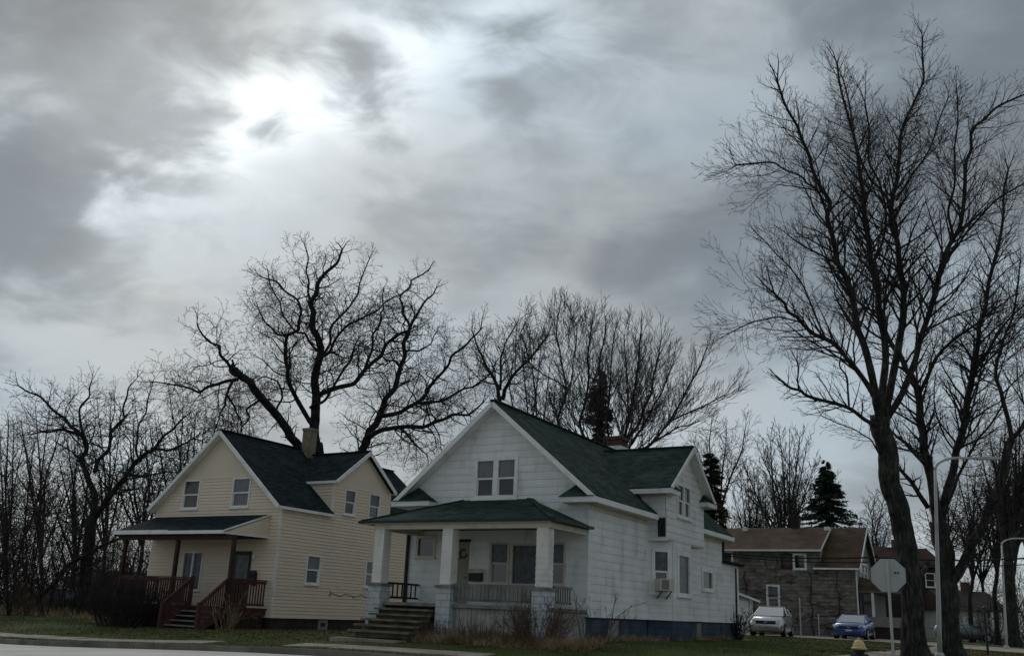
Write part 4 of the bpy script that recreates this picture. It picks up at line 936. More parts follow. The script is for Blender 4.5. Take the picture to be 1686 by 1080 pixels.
c5 = copy_tree(c3); place_car(c5, 1592, 1048, 74, math.radians(-25), 'dark car parked in front of the small white house')
# parking pad
pd = MB()
def quad_g(b, pts, dz):
    b.quad(*[V3(*st2w(s_, t_, 0)[:2], float(gz(s_, t_)) + dz) for s_, t_ in pts], n=(0, 0, 1))
for i in range(8):
    for j in range(6):
        a0, a1, b0, b1 = -7 + i * 2.4, -7 + (i + 1) * 2.4, 29 + j * 2, 31 + j * 2
        quad_g(pd, [(a0, b0), (a1, b0), (a1, b1), (a0, b1)], .03)
tag(pd.build('parking_pad', 'concrete'), kind='structure')

# ------------------------------------------------------------------ street furniture
def at_ground(px, Y):
    p = at_y(px, 1000, Y); return p[0], p[1], gxy(p[0], p[1])
# stop sign, seen from behind
x, y, z = at_ground(1466, 22.0)
sgn = empty('stop_sign', (x, y, z), YW); tag(sgn, 'back of an octagonal stop sign on a steel post', 'street sign')
pc = at_y(1465, 947, 22.0)[2] - z; rr_ = .30 / math.cos(math.pi / 8) * 1.27
b = MB(); b.box((-.03, -.05, -.3), (.03, -.015, pc + .33)); b.build('post', 'pole_grey', sgn)
b = MB(); b.prism([V3(rr_ * math.cos(math.pi / 8 + i * math.pi / 4), -.010, pc + rr_ * math.sin(math.pi / 8 + i * math.pi / 4)) for i in range(8)], V3(0, .006, 0)); sp_ = b.build('sign_plate', 'sign_back', sgn)
b = MB(); b.prism([V3(rr_ * .99 * math.cos(math.pi / 8 + i * math.pi / 4), -.003, pc + rr_ * .99 * math.sin(math.pi / 8 + i * math.pi / 4)) for i in range(8)], V3(0, .002, 0)); b.build('sign_face', 'sign_red', sp_)
for dx in (.16, .225): MB().box((dx - .026, -.0125, pc + .035), (dx + .022, -.0105, pc + .085)).build('sticker', 'sticker', sp_)
for dz in (-.2, .2): MB().tube([V3(0, -.055, pc + dz), V3(0, -.048, pc + dz)], .018, 8).build('bolt', 'steel', sgn)
# hydrant
x, y, z = at_ground(1411, 21.0)
hy = empty('fire_hydrant', (x, y, z), 0.4); tag(hy, 'fire hydrant with yellow bonnet and dark barrel on the grass', 'hydrant')
ht = at_y(1411, 1049, 21.0)[2] - z
MB().lathe([(.15, -.05), (.15, .04), (.10, .06), (.10, ht - .30), (.13, ht - .28), (.13, ht - .245)], (0, 0, 0), 18).build('barrel', 'hydrant_dark', hy, True)
MB().lathe([(.165, ht - .245), (.17, ht - .215), (.135, ht - .20), (.128, ht - .15), (.10, ht - .09), (.055, ht - .045), (.03, ht - .04), (.03, ht), (.0, ht)], (0, 0, 0), 18).build('bonnet', 'hydrant_yellow', hy)
for ang in (0, math.pi / 2, math.pi):
    d = V3(math.cos(ang), -math.sin(ang), 0); MB().tube([d * .08 + Z * (ht - .40), d * .17 + Z * (ht - .40), d * .175 + Z * (ht - .40), d * .21 + Z * (ht - .40)], [.055, .055, .065, .06], 12).build('nozzle_cap', 'hydrant_dark', hy)
# street lights
def street_light(px, Y, ybase_top, reach, label, side=1, yarm=752, lean=0.0, xtop=None):
    x, y, z = at_ground(px, Y); H = at_y(px, yarm, Y)[2] - z
    R_ = empty('street_light', (x, y, z), 0.0); tag(R_, label, 'street light')
    tx = (at_y(xtop, yarm, Y)[0] - x) if xtop else lean
    P = [V3(tx * f, 0, H * .93 * f) for f in np.linspace(0, 1, 6)]
    MB().tube(P, list(np.linspace(.085, .048, 6)), 12).build('pole', 'pole_grey', R_, True)
    top = P[-1]; arm = [top + V3(side * reach * (1 - math.cos(t)) * .62, 0, H * .07 * math.sin(t)) for t in np.linspace(0, math.pi / 2, 8)] + [top + V3(side * reach, 0, H * .072)]
    MB().tube(arm, .045, 8).build('arm', 'pole_grey', R_, True)
    e = arm[-1]; b = MB(); b.prism([e + V3(0, -.13, -.05), e + V3(0, .13, -.05), e + V3(side * .75, .10, -.02), e + V3(side * .75, -.10, -.02)], V3(0, 0, .10)); b.build('lamp_head', 'pole_grey', R_)
    MB().tube([V3(0, 0, -.1), V3(0, 0, .12), V3(0, 0, .2)], [.16, .16, .11], 12).build('base', 'pole_grey', R_)
street_light(1541, 32.2, 0, 1.55, 'tall steel street light rising between the two forked trunks', 1, 752, xtop=1538)
street_light(1651, 56, 0, 1.7, 'distant pale street light with arm bent over the road', 1, 885, xtop=1648)
# posts
for (px, Y, yt, lab, m_, r) in ((1317, 50, 985, 'thin fence post standing beside the silver car', 'pole_grey', .03), (1347, 57, 1012, 'thin fence post standing in front of the stone wall', 'pole_grey', .03), (1620, 40, 1000, 'black post standing alone on the leaf-strewn verge', 'black_paint', .05)):
    x, y, z = at_ground(px, Y); h = at_y(px, yt, Y)[2] - z
    R_ = empty('fence_post', (x, y, z)); tag(R_, lab, 'post'); MB().tube([V3(0, 0, -.3), V3(0, 0, h)], r, 8).build('post_shaft', m_, R_); MB().lathe([(r * 1.4, 0), (r * 1.4, .04), (r * .5, .09)], (0, 0, h - .03), 8).build('post_cap', m_, R_)
# overhead wires
def wire(pts, r, label, group=None):
    q = []
    for i in range(len(pts) - 1):
        a, b_ = np.array(pts[i]), np.array(pts[i + 1])
        for f in np.linspace(0, 1, 12, endpoint=False): q.append(a + (b_ - a) * f - Z * 0.6 * 4 * f * (1 - f) * .35)
    q.append(np.array(pts[-1])); o = MB().tube([p for p in q], r, 5).build('overhead_wire', 'wire'); tag(o, label, 'wire', group)
wire([at_y(1150, 905, 52), at_y(1440, 917, 48), at_y(1760, 913, 44)], .040, 'thick black overhead cable passing in front of the brown roof')
wire([at_y(1150, 908, 52), at_y(1440, 925, 48), at_y(1760, 924, 44)], .028, 'thin black overhead wire just below the thick cable')
cl = MB().tube([at_y(1270 + 10 * math.cos(t), 925 + 13 * math.sin(t) , 50.2) for t in np.linspace(0, 2 * math.pi, 22)], .028, 5, False).build('cable_coil', 'wire'); tag(cl, 'loop of spare cable hanging from the overhead line', 'cable')

# ------------------------------------------------------------------ trees
def nrm3(a):
    l = math.sqrt(a[0] * a[0] + a[1] * a[1] + a[2] * a[2]) + 1e-9; return (a[0] / l, a[1] / l, a[2] / l)
class Grow:
    def __init__(s, seed, wob=.18, ang=(28, 50), trop=.10, dens=2.0, lmin=.30, rmin=.008, ratio=(.38, .62), seg=.30, taper=.72, maxn=30000):
        s.r = random.Random(seed); s.wob = wob; s.ang = ang; s.trop = trop; s.dens = dens; s.lmin = lmin; s.rmin = rmin; s.ratio = ratio; s.seg = seg; s.taper = taper
        s.lines = {}; s.count = 0; s.maxn = maxn
    def add(s, pts, rad, k):
        s.lines.setdefault((len(pts), k), []).append((pts, rad)); s.count += 1
    def branch(s, p, d, L, r, lvl=0):
        if s.count > s.maxn: return
        R = s.r; n = 3 if L < .7 else (4 if L < 1.4 else (6 if L < 3 else 9))
        st = L / n; pts = [p]; rad = [max(r, s.rmin)]; dirs = []
        wob = s.wob * (1.0 if L > 1.0 else .8)
        for i in range(n):
            d = nrm3((d[0] + R.gauss(0, wob), d[1] + R.gauss(0, wob), d[2] + R.gauss(0, wob) + s.trop))
            p = (p[0] + d[0] * st, p[1] + d[1] * st, p[2] + d[2] * st); pts.append(p); dirs.append(d)
            rad.append(max(r * (1 - s.taper * (i + 1) / n), s.rmin * .8))
        s.add(pts, rad, 3 if r < .03 else 5)
        if L < s.lmin: return
        nc = max(1, int(L * s.dens * R.uniform(.8, 1.2) + .5)) if L < 2.2 else int(L * s.dens * .8 * R.uniform(.8, 1.2))
        az = R.uniform(0, 6.28)
        for c in range(nc):
            t = .18 + .82 * (c + R.uniform(.1, .9)) / nc; i = min(int(t * n), n - 1); f = t * n - i
            q = tuple(pts[i][a] + (pts[i + 1][a] - pts[i][a]) * f for a in range(3)); rr = rad[i] + (rad[i + 1] - rad[i]) * f
            az += 2.4 + R.uniform(-.6, .6)
            s.branch(q, s.turn(dirs[i], math.radians(R.uniform(*s.ang)), az), L * R.uniform(*s.ratio) * (1.15 - .55 * t), rr * .62, lvl + 1)
    def turn(s, d, a, az):
        ref = (0, 0, 1) if abs(d[2]) < .9 else (1, 0, 0)
        u = nrm3((d[1] * ref[2] - d[2] * ref[1], d[2] * ref[0] - d[0] * ref[2], d[0] * ref[1] - d[1] * ref[0]))
        v = (d[1] * u[2] - d[2] * u[1], d[2] * u[0] - d[0] * u[2], d[0] * u[1] - d[1] * u[0])
        ca, sa = math.cos(a), math.sin(a); x, y = math.cos(az) * sa, math.sin(az) * sa
        return nrm3(tuple(d[i] * ca + u[i] * x + v[i] * y for i in range(3)))
    def mesh(s, name):
        VV, FC, base = [], [], 0
        for (n, k), L in s.lines.items():
            P = np.array([l[0] for l in L]); R = np.array([l[1] for l in L]); m = len(L)
            T = np.empty_like(P); T[:, 1:-1] = P[:, 2:] - P[:, :-2]; T[:, 0] = P[:, 1] - P[:, 0]; T[:, -1] = P[:, -1] - P[:, -2]
            T /= np.linalg.norm(T, axis=2, keepdims=True) + 1e-9
            ref = np.where(np.abs((P[:, -1] - P[:, 0])[:, 2:3]) < .8 * np.linalg.norm(P[:, -1] - P[:, 0], axis=1, keepdims=True), np.array([[0, 0, 1.]]), np.array([[1., 0, 0]]))[:, None, :]
            A = np.cross(T, ref); A /= np.linalg.norm(A, axis=2, keepdims=True) + 1e-9; B = np.cross(T, A)
            an = np.arange(k) * 2 * np.pi / k
            ring = P[:, :, None, :] + (A[:, :, None, :] * np.cos(an)[None, None, :, None] + B[:, :, None, :] * np.sin(an)[None, None, :, None]) * R[:, :, None, None]
            VV.append(ring.reshape(-1, 3))
            i = (np.arange(m) * n * k)[:, None, None] + (np.arange(n - 1) * k)[None, :, None]; q = np.arange(k)[None, None, :]; q2 = (q + 1) % k
            FC.append(np.stack([i + q, i + q2, i + k + q2, i + k + q], -1).reshape(-1, 4) + base); base += m * n * k
        if not VV: return None
        return np_mesh(name, np.concatenate(VV), np.concatenate(FC))

def smooth_line(P, n, jit, R):
    """Catmull-Rom through traced points (halved once with a sideways kink, so limbs run unevenly)"""
    P = [np.array(p) for p in P]; D = [P[0]]
    for a, b in zip(P[:-1], P[1:]):
        L = np.linalg.norm(b - a); D += [(a + b) / 2 + np.array([R.gauss(0, 1), R.gauss(0, 1), R.gauss(0, .6)]) * min(jit, L * .07), b]
    P = D; Q = [2 * P[0] - P[1]] + P + [2 * P[-1] - P[-2]]; out = []
    for i in range(1, len(Q) - 2):
        for t in np.linspace(0, 1, n, endpoint=False):
            a, b, c, d = Q[i - 1:i + 3]
            out.append(.5 * ((2 * b) + (c - a) * t + (2 * a - 5 * b + 4 * c - d) * t * t + (3 * b - a - 3 * c + d) * t ** 3))
    out.append(P[-1]); return out

def traced_tree(name, label, Y, limbs, g, bark='bark', twig='twig', L1=2.6, spacing=.42, root=None, group=None, jit=.03, minr=.02, trunk_flare=1.0, cat='tree', start=.2, thick=1.0, thick0=.72):
    """limbs: (depth at start, depth at end, radius start, radius end, [(px, py), ...][, spawn scale]); distance Y comes from where the tree stands"""
    R = g.r; tr = MB()
    base = at_y(*limbs[0][4][0], Y); gx, gy = base[0], base[1]; gzv = gxy(gx, gy)
    root_o = empty(name, (gx, gy, gzv)); tag(root_o, label, cat, group); off = np.array([gx, gy, gzv])
    for li, lm in enumerate(limbs):
        d0, d1, r0, r1, pts = lm[:5]; sc = lm[5] if len(lm) > 5 else 1.0
        m = len(pts); P = []
        ln = [0.0]
        for i in range(1, m): ln.append(ln[-1] + math.hypot(pts[i][0] - pts[i - 1][0], pts[i][1] - pts[i - 1][1]))
        for i, (x, y) in enumerate(pts): P.append(at_y(x, y, Y + d0 + (d1 - d0) * ln[i] / max(ln[-1], 1e-6)))
        if li == 0: P[0][2] = gzv - .3
        k_ = thick if li else thick0
        r0 *= k_; r1 *= max(k_, .8)
        C = smooth_line(P, 4, jit, R); n = len(C); rad = [r0 + (r1 - r0) * (i / (n - 1)) for i in range(n)]
        if li == 0:
            for i in range(n): rad[i] *= 1 + .55 * trunk_flare * math.exp(-max(0, C[i][2] - gzv) / .45)
        rad = [r_ * (1 + .03 * math.sin(i * 1.7 + li)) for i, r_ in enumerate(rad)]
        tr.tube([c - off for c in C], rad, 10 if r0 > .2 else 7, True)
        # side branches
        if sc <= 0: continue
        seglen = [np.linalg.norm(C[i + 1] - C[i]) for i in range(n - 1)]; tot = sum(seglen); s_ = tot * start if li else tot * .75; az = R.uniform(0, 6)
        acc = 0; i = 0
        while s_ < tot:
            while i < n - 2 and acc + seglen[i] < s_: acc += seglen[i]; i += 1
            f = min(1, (s_ - acc) / seglen[i]); q = C[i] + (C[i + 1] - C[i]) * f; d = nrm3(tuple(C[i + 1] - C[i])); t = s_ / tot; az += 2.2 + R.uniform(-.7, .7)
            rr = rad[i] * (1 - f) + rad[i + 1] * f
            g.branch(tuple(q - off), g.turn(d, math.radians(R.uniform(g.ang[0] + 4, g.ang[1] + 12)), az), L1 * sc * R.uniform(.45, 1.1) * (1.24 - .78 * t), min(rr * .45, .045 * L1 / 2.6 + .0))
            s_ += spacing * R.uniform(.6, 1.4)
        for k in range(2): g.branch(tuple(C[-1] - off), g.turn(nrm3(tuple(C[-1] - C[-2])), math.radians(R.uniform(8, 28)), az + k * 3.1), L1 * sc * R.uniform(.28, .5), r1 * .8)
    to = tr.build('trunk', bark, root_o, True)
    me = g.mesh('crown')
    if me: link('crown', me, root_o, twig)
    return root_o
def Zm(ox, oy, sc): return lambda pts: [(ox + x / sc, oy + y / sc) for x, y in pts]

# --- the big forked maple by the stop sign
g = Grow(11, wob=.10, ang=(24, 44), trop=.055, dens=3.2, lmin=.27, rmin=.0058, ratio=(.40, .66), maxn=60000)
traced_tree('forked_tree', 'tall bare tree with mossy burled base and forked limbs behind the stop sign', 30.0, [
    (0, 0, .56, .40, [(1512, 1092), (1503, 1000), (1492, 900), (1478, 830), (1463, 770), (1455, 720), (1449, 685)], 0),
    (0, -1.5, .30, .05, [(1449, 690), (1440, 640), (1425, 575), (1412, 540), (1391, 452), (1376, 413), (1362, 359), (1352, 310), (1332, 256), (1312, 207), (1280, 135)]),
    (-.8, -3.5, .08, .03, [(1362, 350), (1345, 312), (1318, 290), (1272, 268), (1212, 272)]),
    (0, 1.0, .30, .045, [(1449, 690), (1453, 640), (1456, 555), (1447, 472), (1432, 420), (1424, 370), (1420, 310), (1412, 250), (1396, 190), (1378, 105)]),
    (.5, 2.2, .09, .03, [(1432, 420), (1410, 390), (1384, 368), (1362, 340)], .8),
    (.4, -1.6, .10, .035, [(1440, 430), (1455, 390), (1457, 335), (1448, 300), (1430, 262), (1424, 170)]),
    (.1, 2.5, .30, .04, [(1456, 690), (1472, 610), (1486, 530), (1487, 470), (1478, 400), (1468, 340), (1476, 300), (1482, 230), (1500, 180), (1521, 130), (1519, 62)]),
    (1.2, 3.5, .11, .035, [(1470, 345), (1450, 312), (1425, 280), (1405, 215), (1388, 130)]),
    (1.2, 3.2, .10, .03, [(1476, 330), (1500, 290), (1535, 235), (1562, 160)]),
    (.2, -2.2, .24, .04, [(1460, 690), (1495, 625), (1515, 560), (1540, 480), (1560, 410), (1585, 350), (1590, 270), (1600, 215), (1640, 178), (1682, 158)]),
    (-.8, -.2, .10, .03, [(1570, 390), (1571, 310), (1572, 240), (1576, 160)]),
    (-.6, -3.2, .09, .03, [(1555, 430), (1590, 385), (1640, 330), (1690, 300)]),
    (0, -2.0, .15, .05, [(1448, 705), (1402, 674), (1342, 656), (1318, 643), (1287, 627)], .55),
    (-1.4, -1.6, .06, .03, [(1316, 642), (1314, 618), (1312, 594)], .5),
    (0, -2.6, .20, .05, [(1441, 655), (1410, 608), (1380, 572), (1342, 551), (1312, 522), (1292, 500), (1274, 482)], 1.0),
    (-1.2, -3.6, .06, .022, [(1322, 532), (1280, 522), (1240, 530), (1202, 548)], .9),
    (-1.0, -.2, .08, .025, [(1362, 562), (1335, 500), (1300, 440), (1262, 400)], 1.0),
    (-1.2, -.4, .08, .03, [(1398, 668), (1394, 620), (1385, 585)], .4),
    (0, -1.4, .06, .02, [(1448, 748), (1434, 724), (1405, 706), (1352, 684)], .5),
    (.1, .8, .22, .10, [(1497, 985), (1512, 950), (1528, 925)], 0),
    ], g, 'bark_moss', 'twig', 2.7, .155, jit=.06, thick=.47, thick0=.6)
# --- second maple behind the light pole
g = Grow(12, wob=.11, ang=(24, 46), trop=.05, dens=3.2, lmin=.29, rmin=.0064, ratio=(.40, .64), maxn=60000)
traced_tree('forked_tree', 'bare tree with thick trunk splitting low just behind the street light', 35.0, [
    (0, 0, .56, .42, [(1568, 1068), (1563, 980), (1556, 910), (1547, 860)], 0),
    (0, 1.5, .36, .07, [(1547, 870), (1536, 800), (1521, 740), (1515, 690), (1508, 634), (1491, 607), (1470, 570), (1452, 520), (1440, 470)], .8),
    (.8, -1.2, .14, .04, [(1513, 650), (1540, 592), (1580, 552), (1612, 530), (1650, 500)], .9),
    (0, -1.0, .18, .05, [(1528, 835), (1502, 795), (1475, 764), (1462, 745)], .4),
    (0, 1.8, .14, .04, [(1522, 762), (1494, 731), (1470, 712), (1440, 690)], .5),
    (0, 1.2, .30, .05, [(1550, 880), (1560, 805), (1575, 740), (1591, 680), (1601, 620), (1611, 560), (1622, 510), (1640, 420), (1652, 350), (1660, 280)]),
    (.6, -1.4, .12, .035, [(1600, 640), (1620, 590), (1650, 540), (1690, 500)]),
    (0, -2.0, .34, .18, [(1562, 965), (1590, 920), (1617, 868), (1640, 812), (1656, 760), (1666, 722)], .25),
    (-2, -1.0, .16, .035, [(1666, 722), (1652, 662), (1640, 622), (1646, 580), (1668, 520), (1680, 430)]),
    (-2, -3.2, .17, .05, [(1666, 722), (1690, 690), (1715, 640), (1740, 540)]),
    (0, 2.2, .12, .04, [(1560, 830), (1577, 785), (1598, 745), (1630, 700), (1660, 640)], .8),
    (.8, 2.8, .07, .025, [(1575, 745), (1548, 700), (1538, 660), (1540, 620)], .6),
    ], g, 'bark_moss', 'twig', 2.9, .16, jit=.06, thick=.56, thick0=.62)
# --- the great oak behind the tan house
q = Zm(270, 360, 2.572); g = Grow(13, wob=.27, ang=(38, 70), trop=.035, dens=3.2, lmin=.35, rmin=.0098, ratio=(.42, .68), maxn=60000)
traced_tree('great_oak', 'great spreading bare oak with crooked limbs behind the tan house', 50.0, [
    (0, 0, .62, .50, [(540, 1040), (530, 900), (522, 770), (519, 730)], 0),
    (0, 1, .42, .07, q([(640, 950), (640, 850), (645, 750), (650, 620), (650, 500), (630, 420), (620, 360), (650, 280), (690, 225), (735, 185), (755, 130)])),
    (0, -3, .22, .05, q([(640, 900), (612, 850), (560, 760), (525, 680), (515, 600), (520, 500), (570, 470), (580, 400), (560, 340), (480, 270), (420, 250)])),
    (-2, -4, .10, .04, q([(520, 505), (480, 490), (430, 440), (400, 380)])),
    (0, 4, .24, .05, q([(640, 770), (665, 742), (720, 720), (800, 700), (850, 640), (920, 580), (980, 500), (1040, 470), (1010, 400), (1000, 330), (1050, 260), (1110, 225)])),
    (1.5, 5, .13, .04, q([(850, 640), (880, 560), (885, 490), (920, 430), (930, 380), (930, 300)])),
    (0, -3, .15, .04, q([(648, 640), (665, 590), (720, 520), (780, 450), (860, 410), (930, 360), (990, 325)])),
    (0, 3, .13, .04, q([(675, 575), (705, 520), (740, 420), (800, 350), (830, 270), (870, 170)])),
    (0, 3, .12, .04, q([(648, 560), (600, 490), (560, 480), (500, 400), (470, 320), (440, 220)])),
    (0, -2, .12, .04, q([(625, 380), (610, 310), (602, 220), (595, 110)])),
    (0, -4, .14, .04, q([(620, 800), (680, 770), (760, 640), (800, 560), (830, 500)])),
    (0, -4, .36, .22, [(532, 800)] + q([(570, 960), (520, 890), (440, 790), (380, 720), (330, 670), (297, 636)]), .5),
    (-4, -6, .14, .04, q([(310, 668), (280, 630), (240, 580), (235, 540), (190, 520), (150, 470), (140, 440)])),
    (-4, -3, .14, .035, q([(315, 680), (230, 700), (150, 735), (100, 715), (20, 700), (-60, 690)])),
    (-4, -5, .12, .03, q([(295, 680), (262, 760), (240, 820), (222, 880)])),
    (-4, -2, .10, .03, q([(268, 750), (300, 800), (325, 850), (330, 900)])),
    (-2.5, -5, .10, .03, q([(405, 770), (350, 810), (330, 880), (320, 930)])),
    (-2, 1, .10, .03, q([(470, 830), (500, 760), (480, 690), (420, 670), (370, 690)])),
    (0, 3, .40, .05, [(548, 850), (575, 790)] + q([(840, 980), (870, 900), (910, 840), (940, 760), (990, 670), (1020, 580), (1035, 480), (1070, 410), (1110, 345), (1150, 300)])),
    (1, -3, .20, .05, q([(912, 838), (1000, 820), (1070, 780), (1120, 720), (1180, 650), (1220, 580), (1300, 510), (1340, 470)])),
    (0, -4, .13, .04, q([(1070, 782), (1180, 770), (1270, 720), (1340, 690), (1400, 640)])),
    (0, -3, .22, .05, q([(862, 925), (950, 890), (1050, 880), (1150, 860), (1220, 830), (1290, 830), (1350, 780)])),
    (-1, -3, .12, .03, q([(1000, 888), (1050, 940), (1090, 980), (1120, 1030)])),
    (1, 4, .10, .03, q([(1010, 640), (970, 600), (930, 590), (900, 540)])),
    (1, 4, .10, .03, q([(1025, 560), (1080, 560), (1130, 530), (1160, 470)])),
    ], g, 'bark', 'twig', 2.7, .24, jit=.24, thick=.68)
# --- middle trees behind the white house
q = Zm(760, 480, 3.587); g = Grow(14, wob=.17, ang=(26, 52), trop=.07, dens=3.0, lmin=.36, rmin=.0105, maxn=60000)
traced_tree('bare_tree', 'bare tree with V-shaped limbs behind the white gable peak', 56.0, [
    (0, 0, .34, .26, [(826, 1040), (825, 800), (823, 668)], 0),
    (0, 2, .2, .04, q([(225, 660), (210, 560), (150, 450), (100, 340), (60, 230)])), (0, -2, .2, .04, q([(240, 640), (255, 580), (300, 500), (400, 400), (480, 300), (520, 230)])),
    (0, 1, .12, .04, q([(228, 580), (232, 480), (230, 400), (260, 300), (330, 180)])), (0, 2, .08, .03, q([(400, 400), (380, 330), (350, 240), (380, 170)]))], g, 'bark', 'twig', 3.0, .22, thick=.75)
g = Grow(15, wob=.09, ang=(16, 34), trop=.09, dens=2.4, lmin=.42, rmin=.0098, ratio=(.42, .7), maxn=60000)
traced_tree('bare_tree', 'wide fan of upright bare stems behind the white house chimney', 50.0, [
    (0, 0, .5, .42, [(1012, 1040), (1010, 850), (1008, 760)], 0),
    (0, 2, .16, .04, [(1000, 790)] + q([(580, 800), (610, 640), (620, 580), (590, 420), (560, 250), (580, 90)])), (1, 2, .09, .03, q([(620, 585), (500, 500), (410, 430), (360, 380)])),
    (0, -2, .18, .04, [(1004, 790)] + q([(700, 800), (740, 600), (745, 400), (775, 170)])), (0, 2, .14, .04, [(1006, 790)] + q([(860, 780), (880, 500), (905, 240)])),
    (0, -1, .14, .04, [(1008, 800)] + q([(800, 760), (820, 560), (820, 380), (850, 220)])),
    (0, -2, .2, .04, [(1010, 800)] + q([(950, 920), (1000, 700), (1045, 420), (1060, 230)])), (0, 1, .18, .04, [(1014, 800)] + q([(960, 900), (1050, 780), (1120, 600), (1160, 400), (1180, 280)])),
    (0, 2, .16, .04, [(1016, 800)] + q([(1000, 900), (1080, 780), (1180, 600), (1250, 420)])),
    (0, -2, .16, .04, [(1018, 805)] + q([(1100, 920), (1230, 760), (1340, 560), (1440, 350)])), (-1, -3, .10, .03, q([(1225, 770), (1400, 690), (1540, 620)])), (0, 2, .08, .03, q([(640, 560), (660, 400), (680, 260), (650, 140)])),
    (0, -3, .12, .03, [(1016, 810)] + q([(1010, 950), (1150, 880), (1280, 800), (1390, 770)])),
    (0, 3, .12, .03, q([(960, 880), (980, 620), (970, 420), (960, 260)]))], g, 'bark', 'twig_grey', 3.2, .21, jit=.05, thick=.55)
g = Grow(16, wob=.16, ang=(26, 48), trop=.05, dens=2.6, lmin=.42, rmin=.0115, maxn=60000)
traced_tree('bare_tree', 'bare tree with thin branches right of the white cross gable', 62.0, [
    (0, 0, .3, .2, [(1190, 1040), (1188, 900), (1186, 830)], 0), (0, 1, .12, .03, [(1186, 840), (1172, 780), (1168, 730), (1172, 690)]), (0, -1, .12, .03, [(1187, 840), (1205, 780), (1222, 740), (1228, 700)]), (0, 2, .1, .03, [(1186, 830), (1190, 770), (1196, 705)]), (0, -2, .08, .03, [(1180, 790), (1155, 760), (1145, 735)])], g, 'bark', 'twig_grey', 2.8, .24, thick=.7)
# --- left-hand trees
q = Zm(0, 600, 2.25); g = Grow(17, wob=.22, ang=(32, 62), trop=.03, dens=3.0, lmin=.34, rmin=.0098, maxn=60000)
traced_tree('leaning_tree', 'dark crooked bare tree with leaning trunk left of the tan house', 50.0, [
    (0, 0, .45, .36, [(136, 1030), (140, 960), (148, 880), (152, 850)], 0),
    (0, 2, .28, .05, q([(345, 570), (350, 480), (320, 400), (320, 320), (290, 250), (240, 200), (150, 120), (70, 80)])), (1, 3, .12, .04, q([(320, 330), (300, 220), (330, 120), (340, 60)])),
    (0, -3, .14, .03, q([(300, 260), (220, 240), (150, 250), (90, 260)])),
    (0, -2, .24, .05, q([(350, 570), (420, 470), (470, 410), (540, 330), (580, 300), (640, 240), (690, 190)])), (0, 2, .16, .04, q([(350, 400), (400, 320), (410, 250), (460, 200), (470, 120), (500, 60)])),
    (-1, -3, .12, .04, q([(470, 410), (520, 415), (580, 405), (650, 400)])), (-1, 1, .10, .04, q([(520, 360), (510, 270), (540, 180), (560, 90)])), (-1, -3, .10, .04, q([(560, 310), (620, 320), (690, 290), (740, 280)])),
    (0, -2, .2, .05, q([(150, 860), (220, 790), (300, 715), (380, 670), (450, 640), (520, 600)]), .9)], g, 'bark', 'twig', 2.9, .26, jit=.15, thick=.7)
def simple_tree(name, label, px, Y, ytop, spread, seed, r=.16, stems=1, up=.08, group=None, twig='twig', ang=(22, 44), maxn=2600, L=None, bark='bark', wob=.12, lean=0.0, dens=2.1, nl=6):
    g = Grow(seed, wob=wob, ang=ang, trop=up, dens=dens, lmin=.5, rmin=.0075 * max(1, Y / 34), maxn=60000); R = g.r
    base = at_y(px, 1030, Y); hpx = 1030 - ytop; limbs = []
    fork = .30 + R.uniform(-.05, .1)
    if stems == 1:
        limbs.append((0, 0, r, r * .7, [(px, 1030), (px + R.uniform(-4, 4) + lean * .3, 1030 - hpx * fork * .6), (px + lean * .5 + R.uniform(-5, 5), 1030 - hpx * fork)], 0)); p0 = limbs[0][4][-1]; k = nl
    else: limbs.append((0, 0, r * .8, r * .7, [(px, 1032), (px + 1, 1026)], 0)); p0 = (px, 1027); k = stems
    for i in range(k):
        f = (i + .5) / k * 2 - 1; e = (px + lean + f * spread * R.uniform(.75, 1.1), ytop + (abs(f) ** 1.7) * hpx * .30 + R.uniform(0, hpx * .06))
        mid = (p0[0] + (e[0] - p0[0]) * R.uniform(.25, .6) + R.uniform(-10, 10) * (1 + (stems > 1)), p0[1] + (e[1] - p0[1]) * R.uniform(.4, .6))
        limbs.append((0, R.uniform(-3, 3), r * (.6 if stems == 1 else .7), .035, [p0, mid, e]))
    return traced_tree(name, label, Y, limbs, g, bark, twig, L or 2.4, .30, group=group, thick=.75)
lab = 'slender bare tree in the dark thicket left of the tan house'
for i, (px, Y, yt, sp, r) in enumerate([(104, 57, 800, 60, .08), (160, 60, 815, 60, .08), (215, 62, 800, 56, .08), (14, 44, 700, 56, .10), (44, 47, 740, 50, .08), (74, 46, 790, 54, .07), (-18, 45, 720, 50, .10), (-40, 52, 690, 50, .12)]):
    simple_tree('thicket_tree', lab, px, Y, yt, sp, 40 + i, r, 3, .10, 'thicket trees left of the tan house', 'twig_red' if i % 3 == 1 else 'twig', (26, 58), 2300, 2.4, wob=.2)
lab = 'bare background tree standing behind the leaning tree'
for i, (px, Y, yt, sp) in enumerate([(70, 76, 660, 70), (170, 80, 650, 70), (230, 74, 690, 60), (290, 82, 640, 70), (330, 70, 680, 50), (120, 66, 720, 60), (10, 80, 690, 70), (385, 84, 640, 50)]):
    simple_tree('background_tree', lab, px, Y, yt, sp, 60 + i, .26, 1, .06, 'bare trees behind the leaning tree', 'twig', (26, 52), 2600, 3.0, wob=.16)
